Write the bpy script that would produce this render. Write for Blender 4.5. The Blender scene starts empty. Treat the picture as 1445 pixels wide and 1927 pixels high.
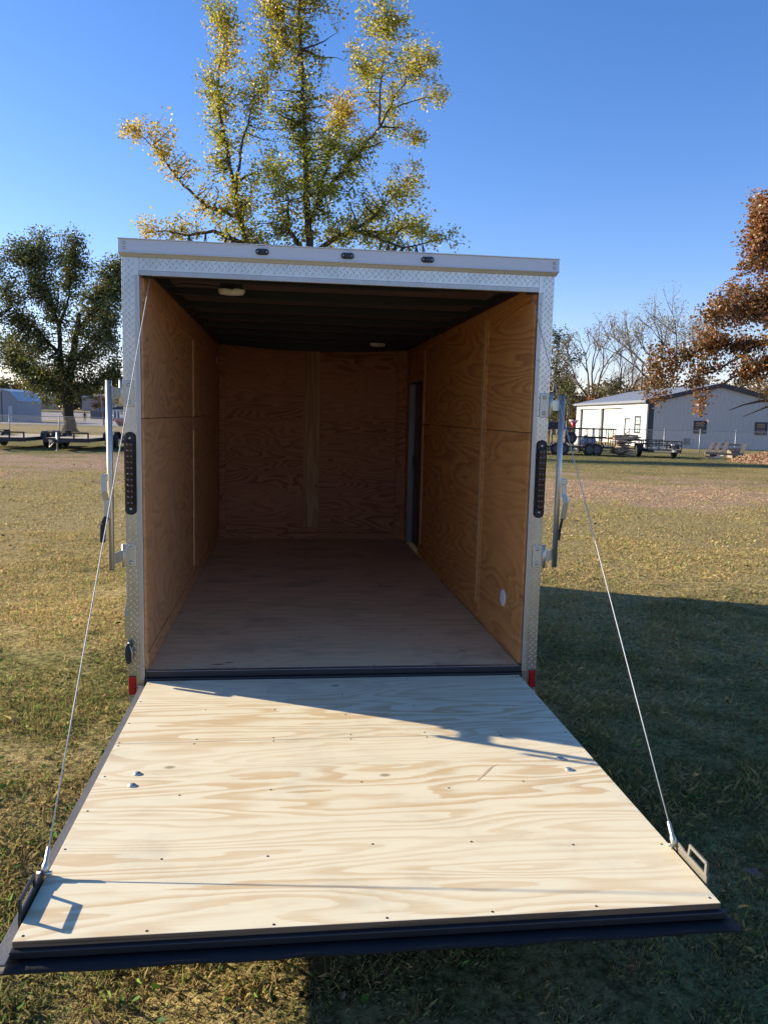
import bpy, bmesh, math, random
import numpy as np
from mathutils import Vector, Matrix, noise as mnoise

# ------------------------------------------------------------------ camera, sky, sun, exposure
scene = bpy.context.scene
C = scene.collection
cam_data = bpy.data.cameras.new('camera')
cam_data.sensor_fit = 'VERTICAL'; cam_data.sensor_height = 36.0; cam_data.lens = 27.912
cam_data.clip_start = 0.05; cam_data.clip_end = 3000
cam = bpy.data.objects.new('camera', cam_data); C.objects.link(cam)
cam.matrix_world = Matrix(((0.99253607, -0.00840324, -0.12166155, -0.2763),
                           (-0.11971308, 0.1231235, -0.98514435, -4.0204),
                           (0.0232578, 0.99235578, 0.12119853, 1.3228), (0, 0, 0, 1)))
scene.camera = cam

SKY_TINT = (1.02, 0.835, 0.97, 1.0)         # the camera's white balance leans the whole sky a little
SUN_EL = math.radians(19.6)
SUN_AZ = math.atan2(-0.90, 0.43)            # from +Y towards +X: the sun stands ahead and to one side
world = bpy.data.worlds.new('World'); scene.world = world; world.use_nodes = True
wn = world.node_tree; wn.nodes.clear()
sky = wn.nodes.new('ShaderNodeTexSky'); sky.sky_type = 'NISHITA'; sky.sun_disc = False
sky.sun_elevation = SUN_EL; sky.sun_rotation = SUN_AZ; sky.altitude = 300
sky.air_density = 1.0; sky.dust_density = 0.25; sky.ozone_density = 3.0
hs = wn.nodes.new('ShaderNodeHueSaturation'); hs.inputs['Saturation'].default_value = 1.23; hs.inputs['Value'].default_value = 1.0
bg = wn.nodes.new('ShaderNodeBackground'); bg.inputs['Strength'].default_value = 0.12
wo = wn.nodes.new('ShaderNodeOutputWorld')
tint = wn.nodes.new('ShaderNodeMix'); tint.data_type = 'RGBA'; tint.blend_type = 'MULTIPLY'; tint.inputs[0].default_value = 1.0; tint.inputs[7].default_value = SKY_TINT
wn.links.new(sky.outputs[0], hs.inputs['Color']); wn.links.new(hs.outputs[0], tint.inputs[6]); wn.links.new(tint.outputs[2], bg.inputs[0]); wn.links.new(bg.outputs[0], wo.inputs[0])

sun_data = bpy.data.lights.new('sun', 'SUN'); sun_data.energy = 5.0; sun_data.angle = math.radians(0.5)
sun_data.color = (1.0, 0.89, 0.70)
sun = bpy.data.objects.new('sun', sun_data); C.objects.link(sun)
sd = Vector((math.sin(SUN_AZ)*math.cos(SUN_EL), math.cos(SUN_AZ)*math.cos(SUN_EL), math.sin(SUN_EL)))
sun.rotation_euler = sd.to_track_quat('Z', 'Y').to_euler(); sun.location = sd*50
vs = scene.view_settings
scene.display_settings.display_device = 'sRGB'
vs.view_transform = 'Standard'; vs.look = 'None'; vs.gamma = 1.0; vs.use_curve_mapping = False
vs.exposure = 1.0
scene.cycles.diffuse_bounces = 8; scene.cycles.max_bounces = 14

random.seed(7); RNG = np.random.default_rng(11)

# ------------------------------------------------------------------ node helpers
class NT:
    def __init__(s, name):
        s.m = bpy.data.materials.new(name); s.m.use_nodes = True
        s.t = s.m.node_tree; s.t.nodes.clear()
        s.out = s.t.nodes.new('ShaderNodeOutputMaterial')
    def put(s, sock, v):
        if v is None: return
        if isinstance(v, bpy.types.NodeSocket): s.t.links.new(v, sock)
        else:
            if isinstance(v, (tuple, list)) and len(v) == 3 and sock.type == 'RGBA': v = (*v, 1)
            sock.default_value = v
    def n(s, typ, ins=None, **props):
        nd = s.t.nodes.new(typ)
        for k, v in props.items(): setattr(nd, k, v)
        for k, v in (ins or {}).items(): s.put(nd.inputs[k], v)
        return nd
    def math(s, op, a, b=None, c=None, clamp=False):
        nd = s.t.nodes.new('ShaderNodeMath'); nd.operation = op; nd.use_clamp = clamp
        s.put(nd.inputs[0], a); s.put(nd.inputs[1], b); s.put(nd.inputs[2], c)
        return nd.outputs[0]
    def mix(s, f, a, b, blend='MIX'):
        nd = s.t.nodes.new('ShaderNodeMix'); nd.data_type = 'RGBA'; nd.blend_type = blend
        s.put(nd.inputs[0], f); s.put(nd.inputs[6], a); s.put(nd.inputs[7], b)
        return nd.outputs[2]
    def ramp(s, f, stops, interp='LINEAR'):
        nd = s.t.nodes.new('ShaderNodeValToRGB'); nd.color_ramp.interpolation = interp
        el = nd.color_ramp.elements
        while len(el) < len(stops): el.new(0.5)
        for e, (p, c) in zip(el, stops):
            e.position = p; e.color = (c, c, c, 1) if isinstance(c, (int, float)) else (*c, 1)
        s.put(nd.inputs[0], f); return nd.outputs[0]
    def smooth(s, v, a, b, lo=0.0, hi=1.0):
        nd = s.t.nodes.new('ShaderNodeMapRange'); nd.interpolation_type = 'SMOOTHSTEP'
        s.put(nd.inputs['Value'], v)
        for k, x in (('From Min', a), ('From Max', b), ('To Min', lo), ('To Max', hi)): nd.inputs[k].default_value = x
        return nd.outputs[0]
    def noise(s, vec, scale, detail=2.0, rough=0.5, dist=0.0):
        nd = s.n('ShaderNodeTexNoise', {'Scale': scale, 'Detail': detail, 'Roughness': rough, 'Distortion': dist})
        s.put(nd.inputs['Vector'], vec); return nd.outputs['Fac']
    def vec(s, x, y, z=0.0):
        nd = s.t.nodes.new('ShaderNodeCombineXYZ')
        for i, v in enumerate((x, y, z)): s.put(nd.inputs[i], v)
        return nd.outputs[0]
    def obj_xyz(s):
        tc = s.t.nodes.new('ShaderNodeTexCoord'); sp = s.t.nodes.new('ShaderNodeSeparateXYZ')
        s.t.links.new(tc.outputs['Object'], sp.inputs[0]); return tc.outputs['Object'], sp.outputs
    def pos_xyz(s):
        g = s.t.nodes.new('ShaderNodeNewGeometry'); sp = s.t.nodes.new('ShaderNodeSeparateXYZ')
        s.t.links.new(g.outputs['Position'], sp.inputs[0]); return g.outputs['Position'], sp.outputs
    def rnd(s): return s.t.nodes.new('ShaderNodeObjectInfo').outputs['Random']
    def bump(s, h, strength=0.3, dist=0.01):
        return s.n('ShaderNodeBump', {'Height': h, 'Strength': strength, 'Distance': dist}).outputs[0]
    def bsdf(s, **k):
        nd = s.t.nodes.new('ShaderNodeBsdfPrincipled')
        for a, b in k.items(): s.put(nd.inputs[a.replace('_', ' ')], b)
        s.t.links.new(nd.outputs[0], s.out.inputs[0]); return s.m

def simple(name, col, rough=0.6, metal=0.0, var=0.12, scale=6.0, bump=0.1, spec=0.5):
    t = NT(name); v, _ = t.obj_xyz()
    f = t.noise(v, scale, 5, 0.6)
    g = t.noise(v, scale*14, 3, 0.6)
    k = t.math('ADD', t.math('MULTIPLY', f, 2*var), t.math('MULTIPLY', g, var))
    k = t.math('ADD', k, 1-1.5*var)
    c = t.mix(1.0, col, t.vec(k, k, k), 'MULTIPLY')
    r = t.math('ADD', rough-0.1, t.math('MULTIPLY', f, 0.2), clamp=True)
    return t.bsdf(Base_Color=c, Roughness=r, Metallic=metal, Specular_IOR_Level=spec, Normal=t.bump(g, bump, 0.004))

def plywood(name, light, dark, ax=(0, 1), stretch=(1.1, 6.0), K=5.0, lo=0.30, hi=0.75, fine=0.25, rough=0.62, dirt=0.0, fld=1.3, contrast=1.0, jag=0.10, spec=0.25):
    """Rotary-cut veneer: broad wandering bands of early and late wood, fine streaks, a few knots."""
    t = NT(name); v, o = t.obj_xyz()
    u, w = o[ax[0]], o[ax[1]]
    rd = t.math('MULTIPLY', t.rnd(), 41.0)
    # one side of the veneer roughly mirrors the other about the knots' line, as a peeled log repeats
    f1 = t.noise(t.vec(t.math('MULTIPLY', u, stretch[0]), t.math('MULTIPLY', w, stretch[1]), rd), fld, 1.6, 0.42, 0.35)
    f2 = t.noise(t.vec(t.math('MULTIPLY', u, stretch[0]*0.5), t.math('MULTIPLY', w, stretch[1]*0.6), t.math('ADD', rd, 9.0)), 1.0, 1.0)
    f3 = t.noise(t.vec(t.math('MULTIPLY', u, stretch[0]*6), t.math('MULTIPLY', w, stretch[1]*5), rd), 1.0, 3.0)
    ph = t.math('ADD', t.math('MULTIPLY', f1, K), t.math('MULTIPLY', w, 1.3))
    ph = t.math('ADD', ph, t.math('MULTIPLY', f3, jag))
    vo = t.n('ShaderNodeTexVoronoi', {'Scale': 1.0}, voronoi_dimensions='2D'); t.put(vo.inputs['Vector'], t.vec(t.math('ADD', t.math('MULTIPLY', u, 0.75), rd), t.math('MULTIPLY', w, 1.25)))
    kd = vo.outputs['Distance']
    ph = t.math('ADD', ph, t.math('MULTIPLY', t.smooth(kd, 0.0, 0.30, 1.0, 0.0), 1.6))
    saw = t.math('FRACT', ph)
    band = t.ramp(saw, [(0.0, 0.0), (lo, 0.08), (hi, 1.0), (0.93, 1.0), (1.0, 0.0)])
    amt = t.smooth(f2, 0.30, 0.62, 0.35, 1.0)
    strk = t.noise(t.vec(t.math('MULTIPLY', u, 2.2), t.math('MULTIPLY', w, 150.0), rd), 1.0, 3.0, 0.6)
    strk2 = t.noise(t.vec(t.math('MULTIPLY', u, 5.0), t.math('MULTIPLY', w, 34.0), rd), 1.0, 4.0, 0.6)
    fac = t.math('MULTIPLY', t.math('MULTIPLY', band, amt), contrast)
    fac = t.math('ADD', fac, t.math('MULTIPLY', t.math('SUBTRACT', strk, 0.5), fine))
    fac = t.math('ADD', fac, t.math('MULTIPLY', t.math('SUBTRACT', strk2, 0.5), fine), clamp=True)
    col = t.mix(fac, light, dark)
    kn = t.smooth(kd, 0.007, 0.022, 0.7, 0.0)
    col = t.mix(kn, col, (dark[0]*0.35, dark[1]*0.28, dark[2]*0.22))
    if dirt:
        d = t.noise(t.vec(t.math('MULTIPLY', u, 1.7), t.math('MULTIPLY', w, 2.3), rd), 1.5, 6, 0.65)
        col = t.mix(t.smooth(d, 0.48, 0.75, 0.0, dirt), col, (0.19, 0.16, 0.13))
    return t.bsdf(Base_Color=col, Roughness=rough, Specular_IOR_Level=spec, Normal=t.bump(t.math('ADD', strk, t.math('MULTIPLY', fac, 0.4)), 0.12, 0.002))

# ------------------------------------------------------------------ mesh helpers
class MB:
    def __init__(s): s.v = []; s.f = []; s.sm = []
    def face(s, idx, smooth=False): s.f.append(tuple(idx)); s.sm.append(smooth)
    def add(s, vs, fs, smooth=False):
        b = len(s.v); s.v += [tuple(x) for x in vs]
        for f in fs: s.face([b+i for i in f], smooth)
    def box(s, x0, x1, y0, y1, z0, z1):
        s.add([(x0,y0,z0),(x1,y0,z0),(x1,y1,z0),(x0,y1,z0),(x0,y0,z1),(x1,y0,z1),(x1,y1,z1),(x0,y1,z1)],
              [(0,3,2,1),(4,5,6,7),(0,1,5,4),(1,2,6,5),(2,3,7,6),(3,0,4,7)]); return s
    def hexa(s, p):
        s.add(p, [(0,3,2,1),(4,5,6,7),(0,1,5,4),(1,2,6,5),(2,3,7,6),(3,0,4,7)]); return s
    def beam(s, a, b, w, h, up=(0,0,1)):
        a, b = Vector(a), Vector(b); d = (b-a).normalized(); sx = d.cross(Vector(up))
        if sx.length < 1e-4: sx = d.cross(Vector((1,0,0)))
        sx.normalize(); uz = sx.cross(d).normalized()
        p = [q + sx*i*w/2 + uz*j*h/2 for q in (a, b) for i, j in ((-1,-1),(1,-1),(1,1),(-1,1))]
        s.add(p, [(0,1,2,3),(4,7,6,5),(0,4,5,1),(1,5,6,2),(2,6,7,3),(3,7,4,0)]); return s
    def tube(s, pts, r, n=8, caps=True, smooth=True):
        pts = [Vector(p) for p in pts]; rs = [r]*len(pts) if isinstance(r, (int, float)) else r
        b = len(s.v); ref = None
        for i, p in enumerate(pts):
            d = (pts[min(i+1, len(pts)-1)] - pts[max(i-1, 0)]).normalized()
            if ref is None or abs(ref.dot(d)) > 0.98: ref = Vector((0,0,1)) if abs(d.z) < 0.9 else Vector((1,0,0))
            a = d.cross(ref).normalized(); c = d.cross(a); ref = a.cross(d)
            for k in range(n):
                t = 2*math.pi*k/n; s.v.append(tuple(p + (a*math.cos(t) + c*math.sin(t))*rs[i]))
        for i in range(len(pts)-1):
            for k in range(n):
                q = b+i*n+k; q2 = b+i*n+(k+1) % n; s.face((q, q2, q2+n, q+n), smooth)
        if caps:
            s.face([b+k for k in range(n)][::-1]); s.face([b+(len(pts)-1)*n+k for k in range(n)])
        return s
    def cyl(s, a, b, r, n=16, r2=None): return s.tube([a, b], [r, r if r2 is None else r2], n)
    def lathe(s, prof, c, axis=2, n=20):
        """prof: list of (radius, along axis)"""
        b = len(s.v)
        for r, z in prof:
            for k in range(n):
                t = 2*math.pi*k/n; q = [r*math.cos(t), r*math.sin(t), z]
                q = {2: q, 1: [q[0], q[2], q[1]], 0: [q[2], q[0], q[1]]}[axis]
                s.v.append((c[0]+q[0], c[1]+q[1], c[2]+q[2]))
        for i in range(len(prof)-1):
            for k in range(n):
                q = b+i*n+k; q2 = b+i*n+(k+1) % n; s.face((q, q2, q2+n, q+n), True)
        s.face([b+k for k in range(n)][::-1]); s.face([b+(len(prof)-1)*n+k for k in range(n)]); return s
    def prism(s, poly, a0, a1, axis=0):
        """poly: 2D outline; extruded along axis from a0 to a1 (axis 0: poly is (y,z); 1: (x,z); 2: (x,y))"""
        def P(q, a): return {0: (a, q[0], q[1]), 1: (q[0], a, q[1]), 2: (q[0], q[1], a)}[axis]
        n = len(poly); b = len(s.v)
        s.v += [P(q, a0) for q in poly] + [P(q, a1) for q in poly]
        s.face([b+i for i in range(n)][::-1]); s.face([b+n+i for i in range(n)])
        for i in range(n):
            j = (i+1) % n; s.face((b+i, b+j, b+n+j, b+n+i))
        return s
    def obj(s, name, mat, parent=None, bevel=0, fix=True, **tags):
        me = bpy.data.meshes.new(name); me.from_pydata(s.v, [], s.f); me.polygons.foreach_set('use_smooth', s.sm)
        if fix:
            bm = bmesh.new(); bm.from_mesh(me); bmesh.ops.recalc_face_normals(bm, faces=bm.faces); bm.to_mesh(me); bm.free()
        me.materials.append(mat); o = bpy.data.objects.new(name, me); C.objects.link(o)
        if bevel:
            b = o.modifiers.new('bevel', 'BEVEL'); b.width = bevel; b.segments = 2; b.limit_method = 'ANGLE'; b.angle_limit = math.radians(40)
        if parent: hang(o, parent)
        for k, v in tags.items(): o[k] = v
        return o

def hang(o, parent):
    """parent a mesh built in the thing's own coordinates"""
    o.parent = parent
def thing(name, label, cat, loc=(0,0,0), rz=0.0, group=None):
    o = bpy.data.objects.new(name, None); C.objects.link(o); o.location = loc; o.rotation_euler = (0, 0, rz)
    o.empty_display_size = 0.2
    o['label'] = label; o['category'] = cat
    if group: o['group'] = group
    return o
def tag(o, label, cat, group=None, kind=None):
    o['label'] = label; o['category'] = cat
    if group: o['group'] = group
    if kind: o['kind'] = kind
    return o
def copy_tree(o, parent=None):
    c = o.copy(); C.objects.link(c)
    if parent: c.parent = parent
    for ch in [x for x in C.objects if x.parent == o]: copy_tree(ch, c)
    return c
def np_mesh(name, verts, faces, mat, cols=None, smooth=False):
    """verts (n,3), faces (m,k) numpy -> object"""
    me = bpy.data.meshes.new(name); n, (m, k) = len(verts), faces.shape
    me.vertices.add(n); me.vertices.foreach_set('co', verts.astype(np.float32).ravel())
    me.loops.add(m*k); me.loops.foreach_set('vertex_index', faces.astype(np.int32).ravel())
    me.polygons.add(m); me.polygons.foreach_set('loop_start', np.arange(0, m*k, k, dtype=np.int32))
    if smooth: me.polygons.foreach_set('use_smooth', np.ones(m, dtype=bool))
    if cols is not None:
        a = me.attributes.new('tint', 'FLOAT_COLOR', 'POINT')
        a.data.foreach_set('color', np.concatenate([cols, np.ones((n, 1))], 1).astype(np.float32).ravel())
    me.update(calc_edges=True); me.materials.append(mat)
    o = bpy.data.objects.new(name, me); C.objects.link(o); return o

# the camera's compass on the ground: c metres to its side, d metres ahead (used to lay the place out)
YAW = -0.12287
RX, RY = math.cos(YAW), math.sin(YAW)
def W(c, d, z=None):
    x = -0.2763 + RX*c - RY*d; y = -4.0204 + RY*c + RX*d
    return Vector((x, y, ground_z(x, y) if z is None else z))
def sstep(a, b, v):
    t = np.clip((v-a)/(b-a), 0, 1); return t*t*(3-2*t)
def ground_z(x, y):
    x = np.asarray(x, float); y = np.asarray(y, float)
    z = -0.40 - 0.25*sstep(3, 45, y) - 0.42*sstep(66, 104, y)*sstep(10, -25, x) + 1.7*sstep(128, 208, y)
    z = z + 0.012*np.sin(x*1.9+0.7*y)*np.cos(y*1.3-0.4*x) + 0.03*np.sin(x*0.31+1.0)*np.sin(y*0.27) * sstep(4, 14, np.hypot(x, y))
    return z if z.ndim else float(z)

# ------------------------------------------------------------------ materials
def lawn_color(t):
    pos, (x, y, z) = t.pos_xyz()
    flat = t.vec(x, y, 0.0)
    n1 = t.noise(flat, 0.55, 4, 0.55); n2 = t.noise(flat, 3.1, 4, 0.65); n3 = t.noise(flat, 0.11, 3, 0.5)
    n4 = t.noise(t.vec(t.math('ADD', x, 40.0), y, 3.0), 0.33, 5, 0.62); n5 = t.noise(flat, 14.0, 3, 0.7)
    yy = t.math('MULTIPLY', t.math('ADD', y, 10.0), 1/70.0)
    zg = t.ramp(yy, [(0.0, .56), (0.16, .54), (0.20, .47), (0.25, .36), (0.33, .37), (0.37, .47), (0.52, .50), (0.60, .66), (0.78, .60), (0.86, .50), (1.0, .42)])
    s = t.math('ADD', t.math('MULTIPLY', n1, 0.55), t.math('MULTIPLY', n2, 0.45))
    g = t.smooth(t.math('ADD', s, t.math('SUBTRACT', zg, 0.5)), 0.44, 0.64)
    tan = t.mix(n5, (0.36, 0.27, 0.118), (0.56, 0.435, 0.215))
    tan = t.mix(t.smooth(n3, 0.4, 0.62), tan, t.mix(n5, (0.33, 0.255, 0.105), (0.52, 0.41, 0.19)))
    grn = t.mix(n5, (0.155, 0.145, 0.055), (0.34, 0.30, 0.125))
    c = t.mix(g, tan, grn)
    ydirt = t.math('ADD', yy, t.math('MULTIPLY', x, 0.0068))
    zd = t.ramp(ydirt, [(0.0, 0.0), (0.27, 0.05), (0.35, .42), (0.41, .68), (0.45, .66), (0.51, .42), (0.58, .12), (0.75, .22), (1.0, 0.2)])
    d = t.smooth(t.math('MULTIPLY', t.math('ADD', t.math('MULTIPLY_ADD', n4, 2.7, -0.90), t.math('MULTIPLY', n2, 0.35)), zd), 0.21, 0.38)
    dirt = t.mix(n2, (0.42, 0.265, 0.175), (0.66, 0.47, 0.345))
    return t.mix(t.math('MULTIPLY', d, 0.85), c, dirt), n5

def m_ground():
    t = NT('lawn_soil'); c, n5 = lawn_color(t); pos, _ = t.pos_xyz()
    h = t.noise(pos, 22.0, 4, 0.7); h2 = t.noise(pos, 5.0, 4, 0.7)
    c = t.mix(1.0, c, t.mix(t.smooth(h, .3, .65), (0.25, 0.23, 0.20), (0.95, 0.95, 0.9)), 'MULTIPLY')  # dark mottling paints the shade between the blades into the soil
    return t.bsdf(Base_Color=c, Roughness=0.95, Specular_IOR_Level=0.05, Normal=t.bump(t.math('ADD', h, h2), 0.55, 0.05))
def m_blade():
    t = NT('grass_blades'); c, n5 = lawn_color(t)
    a = t.n('ShaderNodeAttribute', attribute_name='tint').outputs['Color']
    c = t.mix(1.0, c, a, 'MULTIPLY')
    d = t.n('ShaderNodeBsdfDiffuse', {'Color': c}).outputs[0]; tr = t.n('ShaderNodeBsdfTranslucent', {'Color': c}).outputs[0]
    gl = t.n('ShaderNodeBsdfGlossy', {'Color': (0.6, 0.6, 0.6), 'Roughness': 0.5}).outputs[0]
    mx = t.n('ShaderNodeMixShader', {0: 0.35, 1: d, 2: tr}).outputs[0]
    mx = t.n('ShaderNodeMixShader', {0: 0.012, 1: mx, 2: gl}).outputs[0]
    t.t.links.new(mx, t.out.inputs[0]); return t.m
def m_leaf(name, gloss=0.06, trans=0.42, rough=0.35):
    t = NT(name); c = t.n('ShaderNodeAttribute', attribute_name='tint').outputs['Color']
    d = t.n('ShaderNodeBsdfDiffuse', {'Color': c}).outputs[0]
    tr = t.n('ShaderNodeBsdfTranslucent', {'Color': t.mix(1.0, c, (1.25, 1.15, 0.7), 'MULTIPLY')}).outputs[0]
    gl = t.n('ShaderNodeBsdfGlossy', {'Color': (0.8, 0.8, 0.8), 'Roughness': rough}).outputs[0]
    mx = t.n('ShaderNodeMixShader', {0: trans, 1: d, 2: tr}).outputs[0]
    mx = t.n('ShaderNodeMixShader', {0: gloss, 1: mx, 2: gl}).outputs[0]
    t.t.links.new(mx, t.out.inputs[0]); return t.m
def m_bark(name, a, b):
    t = NT(name); v, o = t.obj_xyz()
    f = t.noise(t.vec(t.math('MULTIPLY', o[0], 9.0), t.math('MULTIPLY', o[1], 9.0), t.math('MULTIPLY', o[2], 1.6)), 1.6, 5, 0.65)
    return t.bsdf(Base_Color=t.mix(f, a, b), Roughness=0.9, Specular_IOR_Level=0.1, Normal=t.bump(f, 0.7, 0.04))
def m_aluminium(name, base, rough=0.34, wear=0.25, metal=1.0):
    t = NT(name); v, o = t.obj_xyz()
    f = t.noise(v, 7.0, 5, 0.6); g = t.noise(t.vec(t.math('MULTIPLY', o[0], 40.0), t.math('MULTIPLY', o[1], 40.0), t.math('MULTIPLY', o[2], 6.0)), 1.0, 4, 0.7)
    c = t.mix(t.smooth(f, 0.35, 0.7, 0.0, wear), base, tuple(x*0.62 for x in base))
    r = t.math('ADD', rough-0.12, t.math('MULTIPLY', g, 0.24))
    return t.bsdf(Base_Color=c, Metallic=metal, Roughness=r, Normal=t.bump(g, 0.08, 0.002))
def m_rib(name, col, period, axis, depth=0.02, var=0.06, metal=0.0, rough=0.5):
    """sheet metal seen from far: shallow ribs as relief"""
    t = NT(name); v, o = t.obj_xyz()
    w = t.math('FRACT', t.math('MULTIPLY', o[axis], 1/period)); h = t.ramp(w, [(0, 1), (.12, 1), (.2, 0), (.92, 0), (1, 1)])
    f = t.noise(v, 0.7, 4); k = t.math('ADD', 1-var, t.math('MULTIPLY', f, 2*var))
    return t.bsdf(Base_Color=t.mix(1.0, col, t.vec(k, k, k), 'MULTIPLY'), Roughness=rough, Metallic=metal, Normal=t.bump(h, 0.6, depth))

M = dict(
    soil=m_ground(), blade=m_blade(),
    leaf_maple=m_leaf('maple_leaves', 0.04, 0.5), leaf_oak=m_leaf('oak_leaves', 0.05, 0.35), leaf_rust=m_leaf('russet_leaves', 0.05, 0.4, 0.42),
    leaf_far=m_leaf('far_leaves', 0.03, 0.35), litter=m_leaf('fallen_leaf_skin', 0.008, 0.15, 0.5),
    bark=m_bark('dark_bark', (0.035, 0.028, 0.022), (0.13, 0.105, 0.08)), bark_oak=m_bark('oak_bark', (0.018, 0.015, 0.012), (0.070, 0.057, 0.045)), bark_brown=m_bark('brown_bark', (0.075, 0.055, 0.042), (0.19, 0.15, 0.115)), bark_grey=m_bark('grey_bark', (0.11, 0.09, 0.07), (0.27, 0.23, 0.18)),
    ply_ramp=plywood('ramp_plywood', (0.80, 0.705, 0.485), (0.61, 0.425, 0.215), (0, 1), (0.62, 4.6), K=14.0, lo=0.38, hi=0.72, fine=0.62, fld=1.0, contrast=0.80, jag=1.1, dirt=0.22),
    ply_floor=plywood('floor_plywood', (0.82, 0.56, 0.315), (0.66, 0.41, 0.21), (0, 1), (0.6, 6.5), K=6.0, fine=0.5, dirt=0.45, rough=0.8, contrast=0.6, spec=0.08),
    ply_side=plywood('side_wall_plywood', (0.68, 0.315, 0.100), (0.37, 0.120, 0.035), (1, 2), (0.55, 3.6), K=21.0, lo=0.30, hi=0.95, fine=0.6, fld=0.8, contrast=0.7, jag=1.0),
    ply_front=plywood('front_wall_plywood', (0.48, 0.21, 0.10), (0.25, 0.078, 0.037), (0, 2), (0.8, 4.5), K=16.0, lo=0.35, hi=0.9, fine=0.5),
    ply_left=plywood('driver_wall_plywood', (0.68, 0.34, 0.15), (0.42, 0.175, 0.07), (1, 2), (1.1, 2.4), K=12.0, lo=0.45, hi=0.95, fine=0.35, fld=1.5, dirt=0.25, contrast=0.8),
    batten=plywood('pine_batten', (0.72, 0.47, 0.23), (0.55, 0.32, 0.14), (2, 1), (0.4, 9.0), K=3.0, fine=0.4),
    stud=plywood('pine_stud', (0.52, 0.30, 0.145), (0.38, 0.19, 0.085), (2, 0), (0.4, 9.0), K=3.0, fine=0.4),
    ply_edge=plywood('plywood_edge', (0.20, 0.13, 0.08), (0.10, 0.06, 0.035), (0, 2), (0.8, 60.0), K=3.0, fine=0.5),
    plate=m_aluminium('tread_plate_aluminium', (0.60, 0.58, 0.54), 0.31, 0.4), trim=m_aluminium('trim_aluminium', (0.50, 0.49, 0.475), 0.45, 0.15),
    zinc=m_aluminium('zinc_steel', (0.60, 0.575, 0.50), 0.46, 0.2, 0.9), cap=simple('white_cap_paint', (0.66, 0.67, 0.70), 0.35, 0.0, 0.03, 3, 0.02),
    shell=simple('white_skin', (0.72, 0.72, 0.73), 0.4, 0.0, 0.04, 2, 0.02),
    black=simple('black_steel', (0.018, 0.019, 0.022), 0.42, 0.0, 0.25, 9, 0.15), rubber=simple('black_rubber', (0.022, 0.022, 0.024), 0.7, 0.0, 0.3, 12, 0.25),
    flap=simple('shaded_rubber_flap', (0.020, 0.020, 0.021), 0.65, 0.0, 0.35, 8, 0.3, 0.18), smoked=simple('smoked_lens', (0.02, 0.012, 0.012), 0.12, 0.0, 0.2, 40, 0.05),  # flap rubber is set blacker to carry the shade at the ramp's end
    diode=simple('lamp_diodes', (0.16, 0.13, 0.13), 0.2, 0.4), side_flap=simple('sunlit_rubber_strip', (0.11, 0.11, 0.115), 0.6, 0.0, 0.3, 8, 0.3), red=simple('red_reflector', (0.50, 0.012, 0.015), 0.25, 0.0, 0.15, 60, 0.1), liner=simple('roof_liner', (0.13, 0.080, 0.065), 0.7, 0.0, 0.3, 3, 0.1),  # side_flap repeats the flap rubber, its colour lightened for the sun on it
    white=simple('white_plastic', (0.80, 0.80, 0.80), 0.45, 0.0, 0.03, 5, 0.02), cream=simple('cream_lens', (0.72, 0.68, 0.56), 0.35, 0.0, 0.04, 9, 0.02),
    gouge=simple('torn_veneer', (0.66, 0.47, 0.28), .8, 0, .25, 60, .3), screw=simple('dark_screw', (0.03, 0.025, 0.022), 0.5, 0.3), olive=simple('painted_bracket', (0.20, 0.185, 0.145), 0.45, 0.2, 0.1, 15, 0.05),
    cable=m_aluminium('cable_steel', (0.50, 0.50, 0.49), 0.65, 0.1, 0.3),
    jamb=m_aluminium('door_jamb_aluminium', (0.22, 0.22, 0.225), 0.5, 0.2),
    sticker=simple('silver_foil', (0.62, 0.62, 0.62), 0.3, 0.6))

# ------------------------------------------------------------------ ground: one sheet to the horizon
def axis_ticks(lo, hi, fine_lo, fine_hi, st):
    a = list(np.arange(fine_lo, fine_hi+1e-6, st)); s = st
    while a[-1] < hi: s *= 1.18; a.append(a[-1]+s)
    s = st
    while a[0] > lo: s *= 1.18; a.insert(0, a[0]-s)
    return np.array(a)
gx = axis_ticks(-900, 900, -9, 9, 0.3); gy = axis_ticks(-300, 1300, -5, 24, 0.3)
X, Y = np.meshgrid(gx, gy); Z = ground_z(X, Y)
gv = np.stack([X.ravel(), Y.ravel(), Z.ravel()], 1)
ii = np.arange(len(gx)*len(gy)).reshape(len(gy), len(gx))
gf = np.stack([ii[:-1, :-1].ravel(), ii[:-1, 1:].ravel(), ii[1:, 1:].ravel(), ii[1:, :-1].ravel()], 1)
g = np_mesh('ground', gv, gf, M['soil'], smooth=True); g['kind'] = 'structure'

def terrain_patch(name, mat, c0, c1, d0, d1, dz, nc=40, nd=20):
    cs = np.linspace(c0, c1, nc); ds = np.linspace(d0, d1, nd); A, B = np.meshgrid(cs, ds)
    x = -0.2763 + RX*A - RY*B; y = -4.0204 + RY*A + RX*B
    v = np.stack([x.ravel(), y.ravel(), (ground_z(x, y)+dz).ravel()], 1); k = np.arange(nc*nd).reshape(nd, nc)
    f = np.stack([k[:-1, :-1].ravel(), k[:-1, 1:].ravel(), k[1:, 1:].ravel(), k[1:, :-1].ravel()], 1)
    o = np_mesh(name, v, f, mat, smooth=True); o['kind'] = 'structure'; return o
terrain_patch('gravel_lot', simple('pale_gravel', (0.30, 0.265, 0.235), 0.9, 0.0, 0.12, 0.2, 0.3, 0.1), -150, -22, 106, 176, 0.06)
terrain_patch('road', simple('asphalt', (0.055, 0.055, 0.06), 0.85, 0.0, 0.2, 0.4, 0.3, 0.2), -190, -22, 176, 181, 0.10)

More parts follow.
